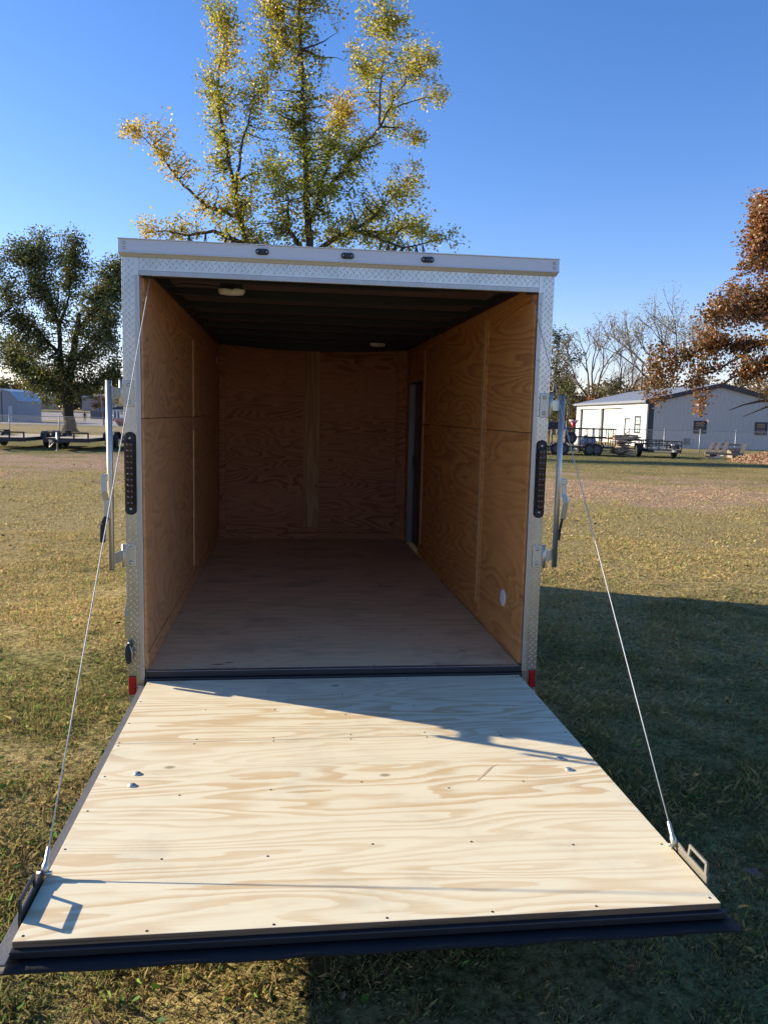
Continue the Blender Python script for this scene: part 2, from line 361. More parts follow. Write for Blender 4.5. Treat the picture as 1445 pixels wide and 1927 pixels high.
# ------------------------------------------------------------------ short dry grass: bent blades, one mesh
def clump(x, y):
    """uneven tufting of the turf, 0..1"""
    out = np.zeros(len(x)); g_ = np.random.default_rng(77)
    for s, a in ((.9, .3), (.33, .35), (.13, .35)):
        t = g_.random((256, 256)); u, v = x/s, y/s; i, j = np.floor(u).astype(int), np.floor(v).astype(int); fu, fv = u-i, v-j
        fu, fv = fu*fu*(3-2*fu), fv*fv*(3-2*fv); T_ = lambda p, q: t[p % 256, q % 256]
        out += a*((T_(i, j)*(1-fu)+T_(i+1, j)*fu)*(1-fv)+(T_(i, j+1)*(1-fu)+T_(i+1, j+1)*fu)*fv)
    return np.clip((out-.28)/.44, 0, 1)
def grass(name, n, sampler, ln, wd, stand=0.5, seed=1):
    r = np.random.default_rng(seed); x, y = sampler(r, n); n = len(x)
    cl = clump(x, y); k0 = r.random(n) < .22+1.3*cl; x, y, cl = x[k0], y[k0], cl[k0]; n = len(x)
    z = ground_z(x, y) - 0.004
    a = r.uniform(0, 2*np.pi, n); L = ln*(.6+.75*cl)*r.lognormal(0, 0.35, n); w = wd*r.uniform(.6, 1.4, n)
    lean = np.clip(r.normal(1.0-stand, 0.28, n), 0.05, 1.15)*np.pi/2*0.92
    dx, dy = np.cos(a), np.sin(a); px, py = -dy, dx
    h1, q1 = np.cos(lean*.6)*L*.55, np.sin(lean*.6)*L*.55
    h2, q2 = h1+np.cos(np.minimum(lean*1.25, 1.65))*L*.45, q1+np.sin(lean*1.25)*L*.45
    P = np.zeros((n, 4, 3))
    for k, (q, h, ww) in enumerate(((0*L, 0*L, -w), (0*L, 0*L, w), (q1, h1, w*.5), (q2, h2, 0*w))):
        P[:, k, 0] = x+dx*q+px*ww/2; P[:, k, 1] = y+dy*q+py*ww/2; P[:, k, 2] = z+h
    b = np.arange(n)[:, None]*4
    F = np.concatenate([b+np.array([[0, 1, 2]]), b+np.array([[0, 2, 3]])], 0) if ln < .04 else b+np.array([[0, 1, 3]])
    k = r.uniform(.62, 1.42, n); fresh = (r.random(n) < .16)
    col = np.stack([k*np.where(fresh, .62, 1.05), k*np.where(fresh, 1.05, 1.0), k*np.where(fresh, .6, .95)], 1)
    return np_mesh(name, P.reshape(-1, 3), F, M['blade'], np.repeat(col, 4, 0))
def ring(d0, d1, half):
    def f(r, n):
        d = np.sqrt(r.uniform(d0*d0, d1*d1, n)); t = r.uniform(-half, half, n)+0.12
        x = -0.2763+d*np.sin(t); y = -4.02+d*np.cos(t)
        k = ~((np.abs(x) < 1.0) & (y > -1.2) & (y < 4.4)) ; return x[k], y[k]
    return f
for nm, n, sm, ln, wd, sd_, st in (('grass', 400000, ring(1.3, 5.0, 0.90), .024, .0030, 3, .36), ('grass', 430000, ring(5.0, 12.0, .66), .026, .0042, 4, .34),
                               ('grass', 190000, ring(12.0, 24.0, .62), .034, .0085, 5, .34), ('grass', 80000, ring(24.0, 52.0, .60), .055, .016, 6, .30)):
    o = grass(nm, n, sm, ln, wd, st, sd_); o['kind'] = 'stuff'

def leaf_litter(name, n, sampler, size, seed, palette):
    r = np.random.default_rng(seed); x, y = sampler(r, n); n = len(x); z = ground_z(x, y)+r.uniform(.008, .03, n)
    a = r.uniform(0, 2*np.pi, n); s = size*r.uniform(.6, 1.3, n); P = np.zeros((n, 6, 3))
    sh = np.array([[-1, 0, 0], [-.3, -.55, .25], [.5, -.4, .2], [1, 0, .05], [.5, .45, .3], [-.3, .5, .15]])
    tx, ty = r.normal(0, .3, n), r.normal(0, .3, n)
    for k, q in enumerate(sh):
        u, v, w_ = q[0]*s, q[1]*s, q[2]*s*r.uniform(.2, 1.6, n)
        P[:, k, 0] = x+np.cos(a)*u-np.sin(a)*v; P[:, k, 1] = y+np.sin(a)*u+np.cos(a)*v; P[:, k, 2] = z+w_+u*tx+v*ty
    P[:, :, 2] = np.maximum(P[:, :, 2], ground_z(x, y)[:, None]+.004)
    b = np.arange(n)[:, None]*6; F = np.concatenate([b+np.array([[0, 1, 3]]), b+np.array([[1, 2, 3]]), b+np.array([[0, 3, 5]]), b+np.array([[3, 4, 5]])], 0)
    pal = np.array(palette); col = pal[r.integers(0, len(pal), n)]*r.uniform(.6, 1.3, n)[:, None]
    o = np_mesh(name, P.reshape(-1, 3), F, M['litter'], np.repeat(col, 6, 0)); o['kind'] = 'stuff'; return o
leaf_litter('fallen_leaves', 380, ring(1.9, 9, .8), .017, 8, [(.16, .10, .05), (.24, .16, .09), (.12, .07, .035), (.30, .23, .15)])
leaf_litter('fallen_leaves', 500, ring(8, 30, .62), .035, 9, [(.20, .12, .06), (.30, .19, .10), (.12, .07, .04)])
# clover-like weeds in the greener corner: small rosettes of flat leaves
leaf_litter('low_weeds', 1500, lambda r, n: (r.normal(-2.1, .9, n), r.normal(-.6, 1.3, n)), .017, 12, [(.06, .12, .02), (.09, .16, .03), (.05, .09, .02)])

# ------------------------------------------------------------------ the cargo trailer
GZ = -0.40
TR = thing('cargo_trailer', 'open cargo trailer with plywood interior and its ramp door let down on the grass', 'trailer', (0, 0, GZ))
def T(mb, name, mat, parent=None, bevel=0, **tags):
    """a part whose mesh was laid out from the floor's rear edge; the thing's origin is on the ground"""
    o = mb.obj(name, mat, None, bevel, **tags)
    o.parent = parent or TR
    if parent is None: o.matrix_parent_inverse = Matrix.Translation((0, 0, -GZ))
    return o
WI, WO, LB = 0.975, 1.067, 4.338

# shell, floor frame, running gear
T(MB().box(-WO, -WO+.008, .052, 4.44, -.13, 2.06), 'side_wall', M['shell']); T(MB().box(WO-.008, WO, .052, 4.44, -.13, 2.06), 'side_wall', M['shell'])
T(MB().box(-WO+.008, WO-.008, 4.425, 4.44, -.13, 2.06), 'front_wall', M['shell'])
rf = MB(); P = []
for k in range(9):
    x = -WO-.002+(2*WO+.004)*k/8; P.append((x, 2.100+.03*(1-(x/WO)**2)))
rf.prism(P+[(WO+.002, 2.088), (-WO-.002, 2.088)], .062, 4.46, 1); T(rf, 'roof', M['cap'])
u = MB()
for x in (-.99, .93): u.box(x, x+.06, .03, 4.42, -.125, -.022)
for k in range(10): u.box(-.93, .93, .10+k*.46, .14+k*.46, -.10, -.024)
u.beam((-.9, 4.44, -.08), (-.04, 5.7, -.08), .06, .1); u.beam((.9, 4.44, -.08), (.04, 5.7, -.08), .06, .1)
T(u, 'chassis', M['black'])
T(MB().tube([(0, 5.62, -.05), (0, 5.9, -.03), (0, 6.0, -.05)], [.05, .06, .045], 12), 'coupler', M['black'])
jk = MB().cyl((0, 5.45, -.38), (0, 5.45, .30), .03, 12); jk.box(-.08, .08, 5.37, 5.53, -.395, -.38); T(jk, 'tongue_jack', M['black'])
for sx in (-1, 1):
    fd = MB(); x0, x1 = (-1.292, -WO) if sx < 0 else (WO, 1.292)
    prof = [(1.07, -.13), (1.07, .02), (1.18, .16), (3.0, .16), (3.12, .02), (3.12, -.13), (3.10, -.13), (3.10, .01), (2.99, .148), (1.19, .148), (1.09, .01), (1.09, -.13)]
    fd.prism(prof, x0, x1, 0); f_ = T(fd, 'fender', M['plate'])
    tp = MB()
    for k in range(36):
        for j in range(5):
            zc, yc = 0.0, 0.0
            tp.box(x0+.03+j*.04, x0+.034+j*.04, 1.2+k*.05, 1.224+k*.05, .16, .1612)
    for k in range(5):
        for j in range(5): tp.box(x0+.02+j*.04+(k % 2)*.02, x0+.026+j*.04+(k % 2)*.02, 1.0685, 1.07, -.12+k*.028, -.10+k*.028)
    T(tp, 'tread_pattern', M['plate'], f_, kind='stuff')
    for yc in (1.62, 2.56):
        wx = sx*1.18
        tyre = MB().lathe([(.20, -.09), (.30, -.10), (.335, -.075), (.34, 0), (.335, .075), (.30, .10), (.20, .09)], (wx, yc, GZ+.335), 0, 28)
        wh = T(tyre, 'wheel', M['rubber']); T(MB().lathe([(.19, -.085), (.205, -.092), (.12, .03), (.05, .06), (.2, .07)], (wx, yc, GZ+.335), 0, 20), 'rim', M['cap'], wh)
for yc in (1.62, 2.56): T(MB().cyl((-1.1, yc, GZ+.3), (1.1, yc, GZ+.3), .035, 10), 'axle', M['black'])

# floor boards and sill
for y0, y1 in ((.012, 1.219), (1.222, 2.439), (2.442, 3.659), (3.662, LB)): T(MB().box(-WI, WI, y0, y1, -.019, 0), 'floor_panel', M['ply_floor'])
T(MB().box(-WI, WI, -.006, .026, .0005, .003), 'edge_strip', M['trim'], bevel=.001)
sl = MB().box(-.983, .983, -.024, .010, -.115, -.030); sl.box(-.983, .983, -.004, .0115, -.030, -.0005); T(sl, 'rear_sill', M['black'], bevel=.003)
fb = MB()
for k in range(6): fb.lathe([(.006, .003), (.005, .005), (.001, .0055)], (-.85+k*.34, .014, 0), 2, 8)
T(fb, 'edge_bolts', M['zinc'], kind='stuff')

fs = MB(); fs.add([(-.668, .100, .0006), (-.62, .094, .0008), (-.575, .102, .0006), (-.62, .110, .0008)], [(0, 1, 2, 3)]); T(fs, 'floor_gash', M['screw'])
fsc = MB(); rf_ = random.Random(9)
for y in (.06, .62, 1.18, 1.26, 1.85, 2.4, 2.48, 3.05, 3.62):
    for k in range(6): fsc.lathe([(.0042, .0002), (.0038, .0008), (.001, .0004)], (-.88+k*.352+rf_.uniform(-.02, .02), y+rf_.uniform(-.01, .01), 0), 2, 8)
T(fsc, 'floor_screws', M['screw'], kind='stuff')
# walls inside: separate sheets with open seams, battens proud of them
def sheets(x0, x1, ys, zs, mat):
    for y0, y1 in ys:
        for z0, z1 in zs: T(MB().box(x0, x1, y0, y1, z0, z1), 'wall_panel', mat)
LX0, LX1, RX0, RX1 = -.986, -WI, WI, .986
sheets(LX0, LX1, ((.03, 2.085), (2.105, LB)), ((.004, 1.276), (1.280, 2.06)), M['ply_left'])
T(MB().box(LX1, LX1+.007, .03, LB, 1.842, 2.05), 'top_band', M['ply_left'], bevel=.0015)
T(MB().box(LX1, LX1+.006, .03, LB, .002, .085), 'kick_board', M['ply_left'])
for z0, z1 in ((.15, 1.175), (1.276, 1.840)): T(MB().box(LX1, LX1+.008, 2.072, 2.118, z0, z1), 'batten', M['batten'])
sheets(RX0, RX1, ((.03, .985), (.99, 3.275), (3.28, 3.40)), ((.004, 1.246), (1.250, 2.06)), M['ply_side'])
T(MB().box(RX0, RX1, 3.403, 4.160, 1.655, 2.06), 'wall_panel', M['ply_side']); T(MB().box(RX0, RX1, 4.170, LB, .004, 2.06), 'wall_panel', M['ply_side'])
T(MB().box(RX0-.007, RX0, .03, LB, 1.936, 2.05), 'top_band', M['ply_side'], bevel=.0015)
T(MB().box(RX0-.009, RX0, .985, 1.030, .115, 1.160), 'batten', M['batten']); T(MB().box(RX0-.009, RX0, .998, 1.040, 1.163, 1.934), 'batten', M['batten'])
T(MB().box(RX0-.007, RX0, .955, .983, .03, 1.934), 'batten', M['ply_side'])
for z0, z1 in ((.12, 1.228), (1.252, 1.92)): T(MB().box(RX0-.008, RX0, 3.262, 3.304, z0, z1), 'batten', M['batten'])
# side door in its aluminium jamb
dr = T(MB().box(1.028, 1.045, 3.42, 4.14, .012, 1.640), 'side_door', M['black'])
T(MB().box(RX0-.004, 1.05, 4.142, 4.162, .002, 1.652), 'door_jamb', M['jamb']); T(MB().box(RX0+.002, 1.05, 3.402, 3.418, .002, 1.652), 'door_jamb', M['black'])
T(MB().box(RX0+.002, 1.05, 3.418, 4.142, 1.641, 1.654), 'door_jamb', M['black'])
T(MB().box(1.012, 1.028, 4.05, 4.09, .78, .92), 'door_lock', M['black'], dr)
hk = MB().tube([(RX0-.012, 4.13, 1.69), (RX0-.03, 4.12, 1.72), (RX0-.012, 4.13, 1.76)], .006, 6); T(hk, 'door_hook', M['zinc'])
T(MB().lathe([(.05, 0), (.05, -.006), (.042, -.009)], (RX0, .371, .287), 0, 24), 'vent_cap', M['white'])
T(MB().lathe([(.045, 0), (.045, .006), (.038, .009)], (LX1, 4.12, 1.838), 0, 20), 'vent_cap', M['white'])
# front wall
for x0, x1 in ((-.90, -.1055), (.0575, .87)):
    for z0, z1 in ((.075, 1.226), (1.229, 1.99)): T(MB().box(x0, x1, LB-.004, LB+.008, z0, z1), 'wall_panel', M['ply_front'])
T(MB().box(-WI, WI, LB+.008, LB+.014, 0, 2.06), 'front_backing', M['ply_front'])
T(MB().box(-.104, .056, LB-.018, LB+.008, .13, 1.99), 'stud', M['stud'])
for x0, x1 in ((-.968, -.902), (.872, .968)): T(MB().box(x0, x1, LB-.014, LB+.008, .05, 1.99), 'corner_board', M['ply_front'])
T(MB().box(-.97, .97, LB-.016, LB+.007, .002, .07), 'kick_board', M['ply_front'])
kn = MB(); kn.lathe([(.010, 0), (.008, -.001), (.001, -.0012)], (.03, LB-.0182, .565), 1, 10); kn.lathe([(.008, 0), (.006, -.001), (.001, -.0012)], (-.54, LB-.0045, 1.50), 1, 10)
T(kn, 'knots', M['screw'], kind='stuff')

# ceiling: dark liner, black roof bows sagging a little at mid-span, two lamps and their wire
T(MB().box(-WO+.01, WO-.01, .06, 4.42, 2.036, 2.046), 'ceiling_liner', M['liner'])
for k in range(8):
    y = .27+.578*k
    b = MB(); pts = []
    n = 12
    for i in range(n+1):
        x = -WI-.005+2*(WI+.005)*i/n; zz = 2.0-(.045 if k == 7 else .018)*(1-(x/WI)**2); pts.append((x, zz))
    b.prism(pts+[(WI+.005, 2.035), (-WI-.005, 2.035)], y, y+.045, 1); T(b, 'roof_bow', M['black'], bevel=.002)
for s in (-1, 1): T(MB().box(s*1.02-.034, s*1.02+.034, .07, 4.41, 2.062, 2.074), 'roof_rail', M['black'])
for s in (-1, 1): T(MB().prism([(s*.9745, 1.992), (s*.9745, 2.034), (s*.925, 2.034), (s*.955, 1.992)], .06, 4.335, 1), 'eave_rail', M['black'])
for x, y, zz in ((-.585, .525, 1.968), (.556, 3.50, 1.968)):
    l = MB(); n = 24; ring_ = lambda a, b, z: [(x+a*math.cos(2*math.pi*i/n), y+b*math.sin(2*math.pi*i/n), z) for i in range(n)]
    vs_ = ring_(.072, .04, zz+.02)+ring_(.074, .042, zz+.008)+ring_(.062, .034, zz-.008)+ring_(.03, .016, zz-.012)
    l.add(vs_, [(r*n+i, r*n+(i+1) % n, (r+1)*n+(i+1) % n, (r+1)*n+i) for r in range(3) for i in range(n)]+[tuple(3*n+i for i in range(n))], True)
    lp = T(l, 'dome_lamp', M['cream']); T(MB().lathe([(.012, 0), (.012, .022), (.006, .026)], (x, y-.03, zz-.002), 2, 10), 'lamp_switch', M['trim'], lp)
    T(MB().box(x-.06, x+.06, y-.03, y+.03, zz+.018, 2.055), 'lamp_base', M['black'], lp)
T(MB().tube([(-.55, .50, 1.985), (-.7, .42, 1.99), (-.83, .37, 1.985), (-.90, .33, 1.96), (-.945, .30, 1.99)], .004, 6), 'lamp_wire', M['screw'])

# rear frame: tread plate posts, header, bright opening trim, projecting cap
def tread(x0, x1, z0, z1, name, parent, y=0.0):
    """raised bars of the tread plate, leaning one way and the other by turns"""
    m = MB(); p = .0310; nx = int((x1-x0)/p)+2; nz = int((z1-z0)/p)+2
    for i in range(-1, nx):
        for j in range(-1, nz):
            for q in (0, 1):
                cx, cz = x0+(i+.5*q)*p+.004, z0+(j+.5*q)*p
                if not (x0+.003 < cx < x1-.003 and z0+.004 < cz < z1-.004): continue
                a = math.radians(48 if q else -48); L, w_ = .0125, .0027
                k = min(1, (min(cx-x0, x1-cx))/.009+.1); L *= k
                e = lambda s, t_: (cx+s*math.cos(a)-t_*math.sin(a), cz+s*math.sin(a)+t_*math.cos(a))
                o_ = [e(-L, 0), e(-L*.5, -w_), e(L*.5, -w_), e(L, 0), e(L*.5, w_), e(-L*.5, w_)]
                m.add([(a_, y+.0002, b_) for a_, b_ in o_]+[(e(-L*.55, 0)[0], y-.0017, e(-L*.55, 0)[1]), (e(L*.55, 0)[0], y-.0017, e(L*.55, 0)[1])],
                      [(0, 1, 6), (1, 2, 7, 6), (2, 3, 7), (3, 4, 7), (4, 5, 6, 7), (5, 0, 6)], True)
    return T(m, name, M['plate'], parent, kind='stuff')
for s in (-1, 1):
    x0, x1 = (-WO, -1.0065) if s < 0 else (1.0065, WO)
    pm = MB().box(min(s*.985, s*WO), max(s*.985, s*WO), 0, .05, -.128, 2.045); po = T(pm, 'corner_post', M['plate'], bevel=.003)
    tread(x0, x1, -.02 if s < 0 else -.12, 2.043, 'tread_pattern', po)
    t0, t1 = min(s*.982, s*1.006), max(s*.982, s*1.006)
    tr_ = T(MB().box(t0, t1, -.010, .002, -.045 if s < 0 else -.025, 1.957), 'opening_trim', M['trim'], bevel=.002)
    rv = MB()
    for zc in (.02, .78, 1.62, 1.90): rv.lathe([(.005, 0), (.004, -.0025), (.001, -.003)], (s*.996, -.0099, zc), 1, 8)
    T(rv, 'rivets', M['zinc'], tr_, kind='stuff')
    T(MB().box(min(s*1.022, s*1.0665), max(s*1.022, s*1.0665), -.003, .002, -.158, -.1285), 'post_foot', M['trim'], po)
    rl = T(MB().box(min(s*1.028, s*1.061), max(s*1.028, s*1.061), -.009, -.001, -.116, -.0235), 'reflector', M['red'], bevel=.003)
    T(MB().box(min(s*1.026, s*1.063), max(s*1.026, s*1.063), -.004, -.0005, -.1185, -.021), 'reflector_base', M['black'], rl)
hd = T(MB().box(-.9845, .9845, 0, .05, 1.962, 2.045), 'header', M['plate'], bevel=.002)
tread(-.984, .984, 1.985, 2.04, 'tread_pattern', hd)
ht = T(MB().box(-.982, .982, -.010, .002, 1.9575, 1.982), 'opening_trim', M['trim'], bevel=.002)
T(MB().box(-.982, .982, .05, .07, 1.97, 2.05), 'header_back', M['black'])
cp = MB().prism([(-.044, 2.116), (-.046, 2.060), (-.050, 2.058), (-.050, 2.054), (-.030, 2.050), (-.012, 2.043), (.0, 2.041), (0, 2.0455), (.05, 2.0455), (.06, 2.114)], -1.072, 1.072, 0)
cpo = T(cp, 'roof_cap', M['cap'], bevel=.0015)
T(MB().prism([(-.050, 2.1165), (-.050, 2.120), (.075, 2.128), (.075, 2.1165)], -1.074, 1.074, 0), 'cap_lip', M['shell'], cpo)
sc_ = MB()
for s in (-1, 1):
    for zc in (2.098, 2.075): sc_.lathe([(.008, 0), (.006, -.004), (.002, -.005)], (s*1.045, -.045, zc), 1, 10)
T(sc_, 'cap_screws', M['zinc'], cpo, kind='stuff')
for x in (-.402, .007, .401):
    n = 20; pr = []
    for i in range(n):
        a = 2*math.pi*i/n; pr.append((x+math.copysign(.017, math.cos(a))+.0145*math.cos(a), 2.0855+.0145*math.sin(a)))
    ml = T(MB().prism(pr, -.052, -.044, 1), 'marker_lamp', M['black'], bevel=.001)
    T(MB().box(x-.0115, x+.0115, -.059, -.052, 2.0735, 2.0975), 'lens', M['smoked'], ml, bevel=.002)
    for s in (-1, 1): T(MB().lathe([(.0045, 0), (.004, -.003), (.001, -.004)], (x+s*.021, -.052, 2.0855), 1, 8), 'screw', M['zinc'], ml)
# stop lamps on the posts
for xc in (-1.0385, 1.0385):
    n = 24; pr = []
    for i in range(n):
        a = 2*math.pi*i/n; pr.append((xc+.0245*math.cos(a), 1.008+math.copysign(.176, math.sin(a))+.0245*math.sin(a)))
    fl = T(MB().prism(pr, -.007, -.0005, 1), 'tail_lamp', M['rubber'], bevel=.002)
    T(MB().prism([((q[0]-xc)*1.18+xc, (q[1]-1.008)*1.02+1.008) for q in pr], -.003, -.0002, 1), 'gasket', M['flap'], fl)
    T(MB().box(xc-.0175, xc+.0175, -.020, -.007, .848, 1.168), 'lens', M['smoked'], fl, bevel=.005)
    ld = MB()
    for k in range(11):
        for j in (-1, 1): ld.lathe([(.006, 0), (.005, -.002), (.0015, -.003)], (xc+j*.008, -.0199, .865+k*.0286), 1, 8)
    T(ld, 'diodes', M['diode'], fl, kind='stuff')
    for zc in (.834, 1.182): T(MB().lathe([(.007, 0), (.006, -.003), (.001, -.004)], (xc, -.007, zc), 1, 10), 'screw', M['zinc'], fl)

# cam bar door locks swung open on their hinges
def latch(s, bx, by, z0, z1, plates, lever):
    bar = T(MB().cyl((bx, by, z0), (bx, by, z1), .0145, 20), 'lock_bar', M['zinc'])
    for za, zb in ((z1, z1+.004), (z0-.004, z0)): T(MB().cyl((bx, by, za), (bx, by, zb), .013, 16), 'end_cap', M['rubber'], bar)
    for zc, zh in plates:
        px0, px1 = s*1.016, s*1.068
        T(MB().box(min(px0, px1), max(px0, px1), -.006, -.0002, zc-zh, zc+zh), 'hinge_plate', M['zinc'], bar, bevel=.003)
        for q in (-1, 1): T(MB().lathe([(.0105, 0), (.010, -.004), (.005, -.0075), (.001, -.008)], (s*1.040, -.006, zc+q*(zh-.022)), 1, 14), 'bolt', M['zinc'], bar)
        T(MB().cyl((s*1.076, -.010, zc-zh), (s*1.076, -.010, zc+zh), .0088, 14), 'hinge_barrel', M['zinc'], bar)
        T(MB().beam((s*1.082, -.012, zc), (bx-s*.010, by, zc), .005, .054, (0, 0, 1)), 'hinge_arm', M['zinc'], bar, bevel=.001)
        T(MB().box(bx-.0175, bx+.0175, by-.002, by+.0185, zc-.030, zc+.030), 'bar_clamp', M['zinc'], bar, bevel=.004)
    pts, grip = lever
    lv = MB()
    for a, b in zip(pts[:-1], pts[1:]): lv.beam(a, b, .028, .006, (0, 1, 0))
    T(lv, 'lever', M['zinc'], bar, bevel=.001)
    T(MB().box(min(bx, pts[0][0]), max(bx, pts[0][0]), by-.012, by+.012, pts[0][2]-.030, pts[0][2]+.002), 'pivot', M['zinc'], bar, bevel=.003)
    gm = MB()
    for a, b in zip(grip[:-1], grip[1:]): gm.beam(a, b, .026 if s < 0 else .013, .016, (0, 1, 0))
    T(gm, 'grip', M['rubber'], bar, bevel=.005)
latch(-1, -1.1135, -.10, .551, 1.455, ((1.398, .064), (.601, .058)),
      ([(-1.138, -.125, 1.012), (-1.138, -.128, .930), (-1.128, -.118, .885), (-1.128, -.118, .800)], [(-1.130, -.122, .808), (-1.144, -.130, .775), (-1.148, -.130, .686)]))
latch(1, 1.155, .05, .535, 1.447, ((1.392, .062), (.600, .060)),
      ([(1.188, .045, 1.008), (1.188, .045, .925), (1.196, .030, .885), (1.188, .045, .790)], [(1.187, .045, .798), (1.180, .055, .740), (1.175, .055, .675)]))
# black rubber hold-back low on the post
hb = MB(); n = 16
for (zc, r1, r2, yy) in (): pass
hb.prism([(-1.074+.0195*(1+math.cos(2*math.pi*i/n)), .106+.056*math.sin(2*math.pi*i/n)) for i in range(n)], -.040, -.022, 1)
ho = T(hb, 'door_holdback', M['rubber'], bevel=.006)
T(MB().box(-1.062, -1.038, -.030, .0, .135, .165), 'holdback_stem', M['black'], ho, bevel=.006); T(MB().lathe([(.007, 0), (.005, -.005), (.001, -.006)], (-1.052, -.032, .158), 1, 10), 'holdback_screw', M['zinc'], ho)
T(MB().tube([(-1.045, -.041, .148), (-1.036, -.043, .115), (-1.038, -.042, .075)], .0035, 6), 'holdback_rib', M['zinc'], ho)

# ramp door, hanging level on two cables
ZR = -.0399
RA = T(MB().box(-.960, .960, -2.030, -.035, ZR-.055, ZR-.0185), 'ramp_door', M['black'], label='ramp door of two pale plywood sheets in a black steel frame')
def R(mb, name, mat, bevel=0, **k): return T(mb, name, mat, RA, bevel, **k)
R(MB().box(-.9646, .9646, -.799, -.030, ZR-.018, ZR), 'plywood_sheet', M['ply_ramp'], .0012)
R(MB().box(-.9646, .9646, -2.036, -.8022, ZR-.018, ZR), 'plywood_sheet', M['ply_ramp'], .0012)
R(MB().box(-.9642, .9642, -2.0372, -2.0362, ZR-.0175, ZR-.0005), 'sheet_edge', M['ply_edge'])
R(MB().box(-.970, .978, -2.051, -2.0305, ZR-.0405, ZR-.0190), 'frame_bar', M['black'], .003)
ef = MB(); nx_ = 40; rr_ = random.Random(6)
for k in range(nx_+1):
    x = -.985+1.985*k/nx_; zz = ZR-.044+.0022*math.sin(k*.9)+rr_.uniform(-.0012, .0012); yo = -2.098+rr_.uniform(-.0015, .0015)
    ef.v += [(x, -2.0455, ZR-.0415), (x, (yo-2.0455)/2, ZR-.0415+(zz-ZR+.0415)*.4), (x, yo, zz), (x, yo+.001, zz-.005), (x, -2.0455, ZR-.047)]
    if k:
        b_ = (k-1)*5
        for q in range(5): ef.face((b_+q, b_+(q+1) % 5, b_+5+(q+1) % 5, b_+5+q), q < 2)
ef.face(range(5)); ef.face(range(nx_*5, nx_*5+5)); R(ef, 'end_flap', M['flap'])
R(MB().box(-1.003, -.9655, -2.090, -.060, ZR-.030, ZR-.024), 'side_flap', M['side_flap'], .001); R(MB().box(.9655, .990, -2.040, -.060, ZR-.034, ZR-.028), 'side_flap', M['flap'], .001)
R(MB().tube([(-1.02, -.010, ZR-.035), (-1.00, -.03, ZR-.028), (-.97, -.035, ZR-.03)], .006, 6), 'hinge_rod', M['zinc'])
SCR = [(-.947,-.075),(-.947,-.32),(-.95,-.584),(-.637,-.441),(-.322,-.459),(-.001,-.539),(.358,-.053),(.003,-.283),(-.95,-.791),(-.948,-.822),(-.64,-.777),(-.645,-.822),(-.323,-.782),
       (-.322,-.815),(.005,-.77),(.002,-.815),(.326,-.765),(.328,-.815),(-.646,-1.268),(-.324,-1.25),(.01,-1.212),(.327,-1.283),(-.646,-1.679),(-.325,-1.689),(.006,-1.645),(.325,-1.656),
       (-.632,-2.022),(-.301,-2.024),(.005,-2.022),(-.355,-.224),(.329,-.448),(.65,-.78),(.65,-.82),(.94,-.07),(.945,-.45),(.945,-.80),(.94,-1.12),(.62,-1.25),(.94,-1.72),(.65,-1.70),(.945,-2.01),(.60,-2.02),(.3,-2.02),(-.945,-2.015),(-.94,-1.10),(-.94,-1.36),(-.95,-1.6)]
sm_ = MB()
for x, y in SCR: sm_.lathe([(.0042, .0002), (.0038, .0009), (.001, .0004)], (x, y, ZR), 2, 8)
R(sm_, 'screws', M['screw'], kind='stuff')
for x, y in ((-.826, -1.086), (-.827, -1.181), (.83, -1.065), (.829, -1.165)):
    R(MB().lathe([(.0165, 0), (.0155, .003), (.011, .0065), (.004, .0085)], (x, y, ZR), 2, 16), 'carriage_bolt', M['zinc'])
gm_ = MB(); gm_.add([(.561, -1.100, ZR+.0006), (.546, -1.106, ZR+.0008), (.500, -1.168, ZR+.001), (.446, -1.236, ZR+.0006), (.452, -1.220, ZR+.0008), (.513, -1.135, ZR+.001)], [(0, 1, 2, 5), (5, 2, 3, 4)])
R(gm_, 'gouge', M['gouge'])
# grab handles and cable lugs along the ramp's sides
CT = {-1: (-.9387, .030, 1.951), 1: (.9582, .030, 1.948)}
for s in (-1, 1):
    x0, x1 = (-.9765, -.9695) if s < 0 else (.9755, .9825)
    zb = ZR-.03
    hm = MB(); y0, y1 = (-1.955, -1.738) if s < 0 else (-1.935, -1.738)
    hm.prism([(y0, zb), (y1, zb), (y1+.012, ZR+.018), (y1-.005, ZR+.026), (y1-.055, ZR+.022), (y1-.060, ZR+.020), (y0+.004, ZR+.020), (y0, ZR+.012)], x0, x1, 0)
    ya, yb = y1-.078, y0+.004; zt = ZR+.058
    hm.prism([(ya, ZR+.018), (ya-.012, ZR+.018), (ya-.017, zt-.010), (ya-.008, zt)], x0, x1, 0)
    hm.prism([(ya-.008, zt), (ya-.017, zt-.010), (yb+.012, zt-.010), (yb+.004, zt)], x0, x1, 0)
    hm.prism([(yb+.004, zt), (yb+.012, zt-.010), (yb+.012, ZR+.018), (yb, ZR+.018), (yb, zt-.006)], x0, x1, 0)
    ho_ = R(hm, 'grab_handle', M['olive'] if s > 0 else M['black'], .001)
    A = Vector((s*.968, -1.745, ZR+.022)); B = Vector(CT[s]); d = (B-A).normalized()
    R(MB().cyl((s*.990, -1.745, ZR+.010), (s*.948, -1.745, ZR+.010), .0065, 10), 'cable_bolt', M['zinc'])
    R(MB().tube([A-d*.010, A+d*.012, A+d*.020, A+d*.060, A+d*.064], [.010, .010, .0065, .0060, .0035], 10), 'cable_lug', M['zinc'])
    nseg = 6; pts = [A+d*.06+(B-A-d*.06)*(i/nseg)+Vector((0, 0, -.004*math.sin(math.pi*i/nseg))) for i in range(nseg+1)]
    T(MB().tube(pts, .0021, 8), 'ramp_cable', M['cable'])
    T(MB().box(s*.955-.022, s*.955+.022, .018, .045, 1.951, 1.962), 'cable_anchor', M['black'])

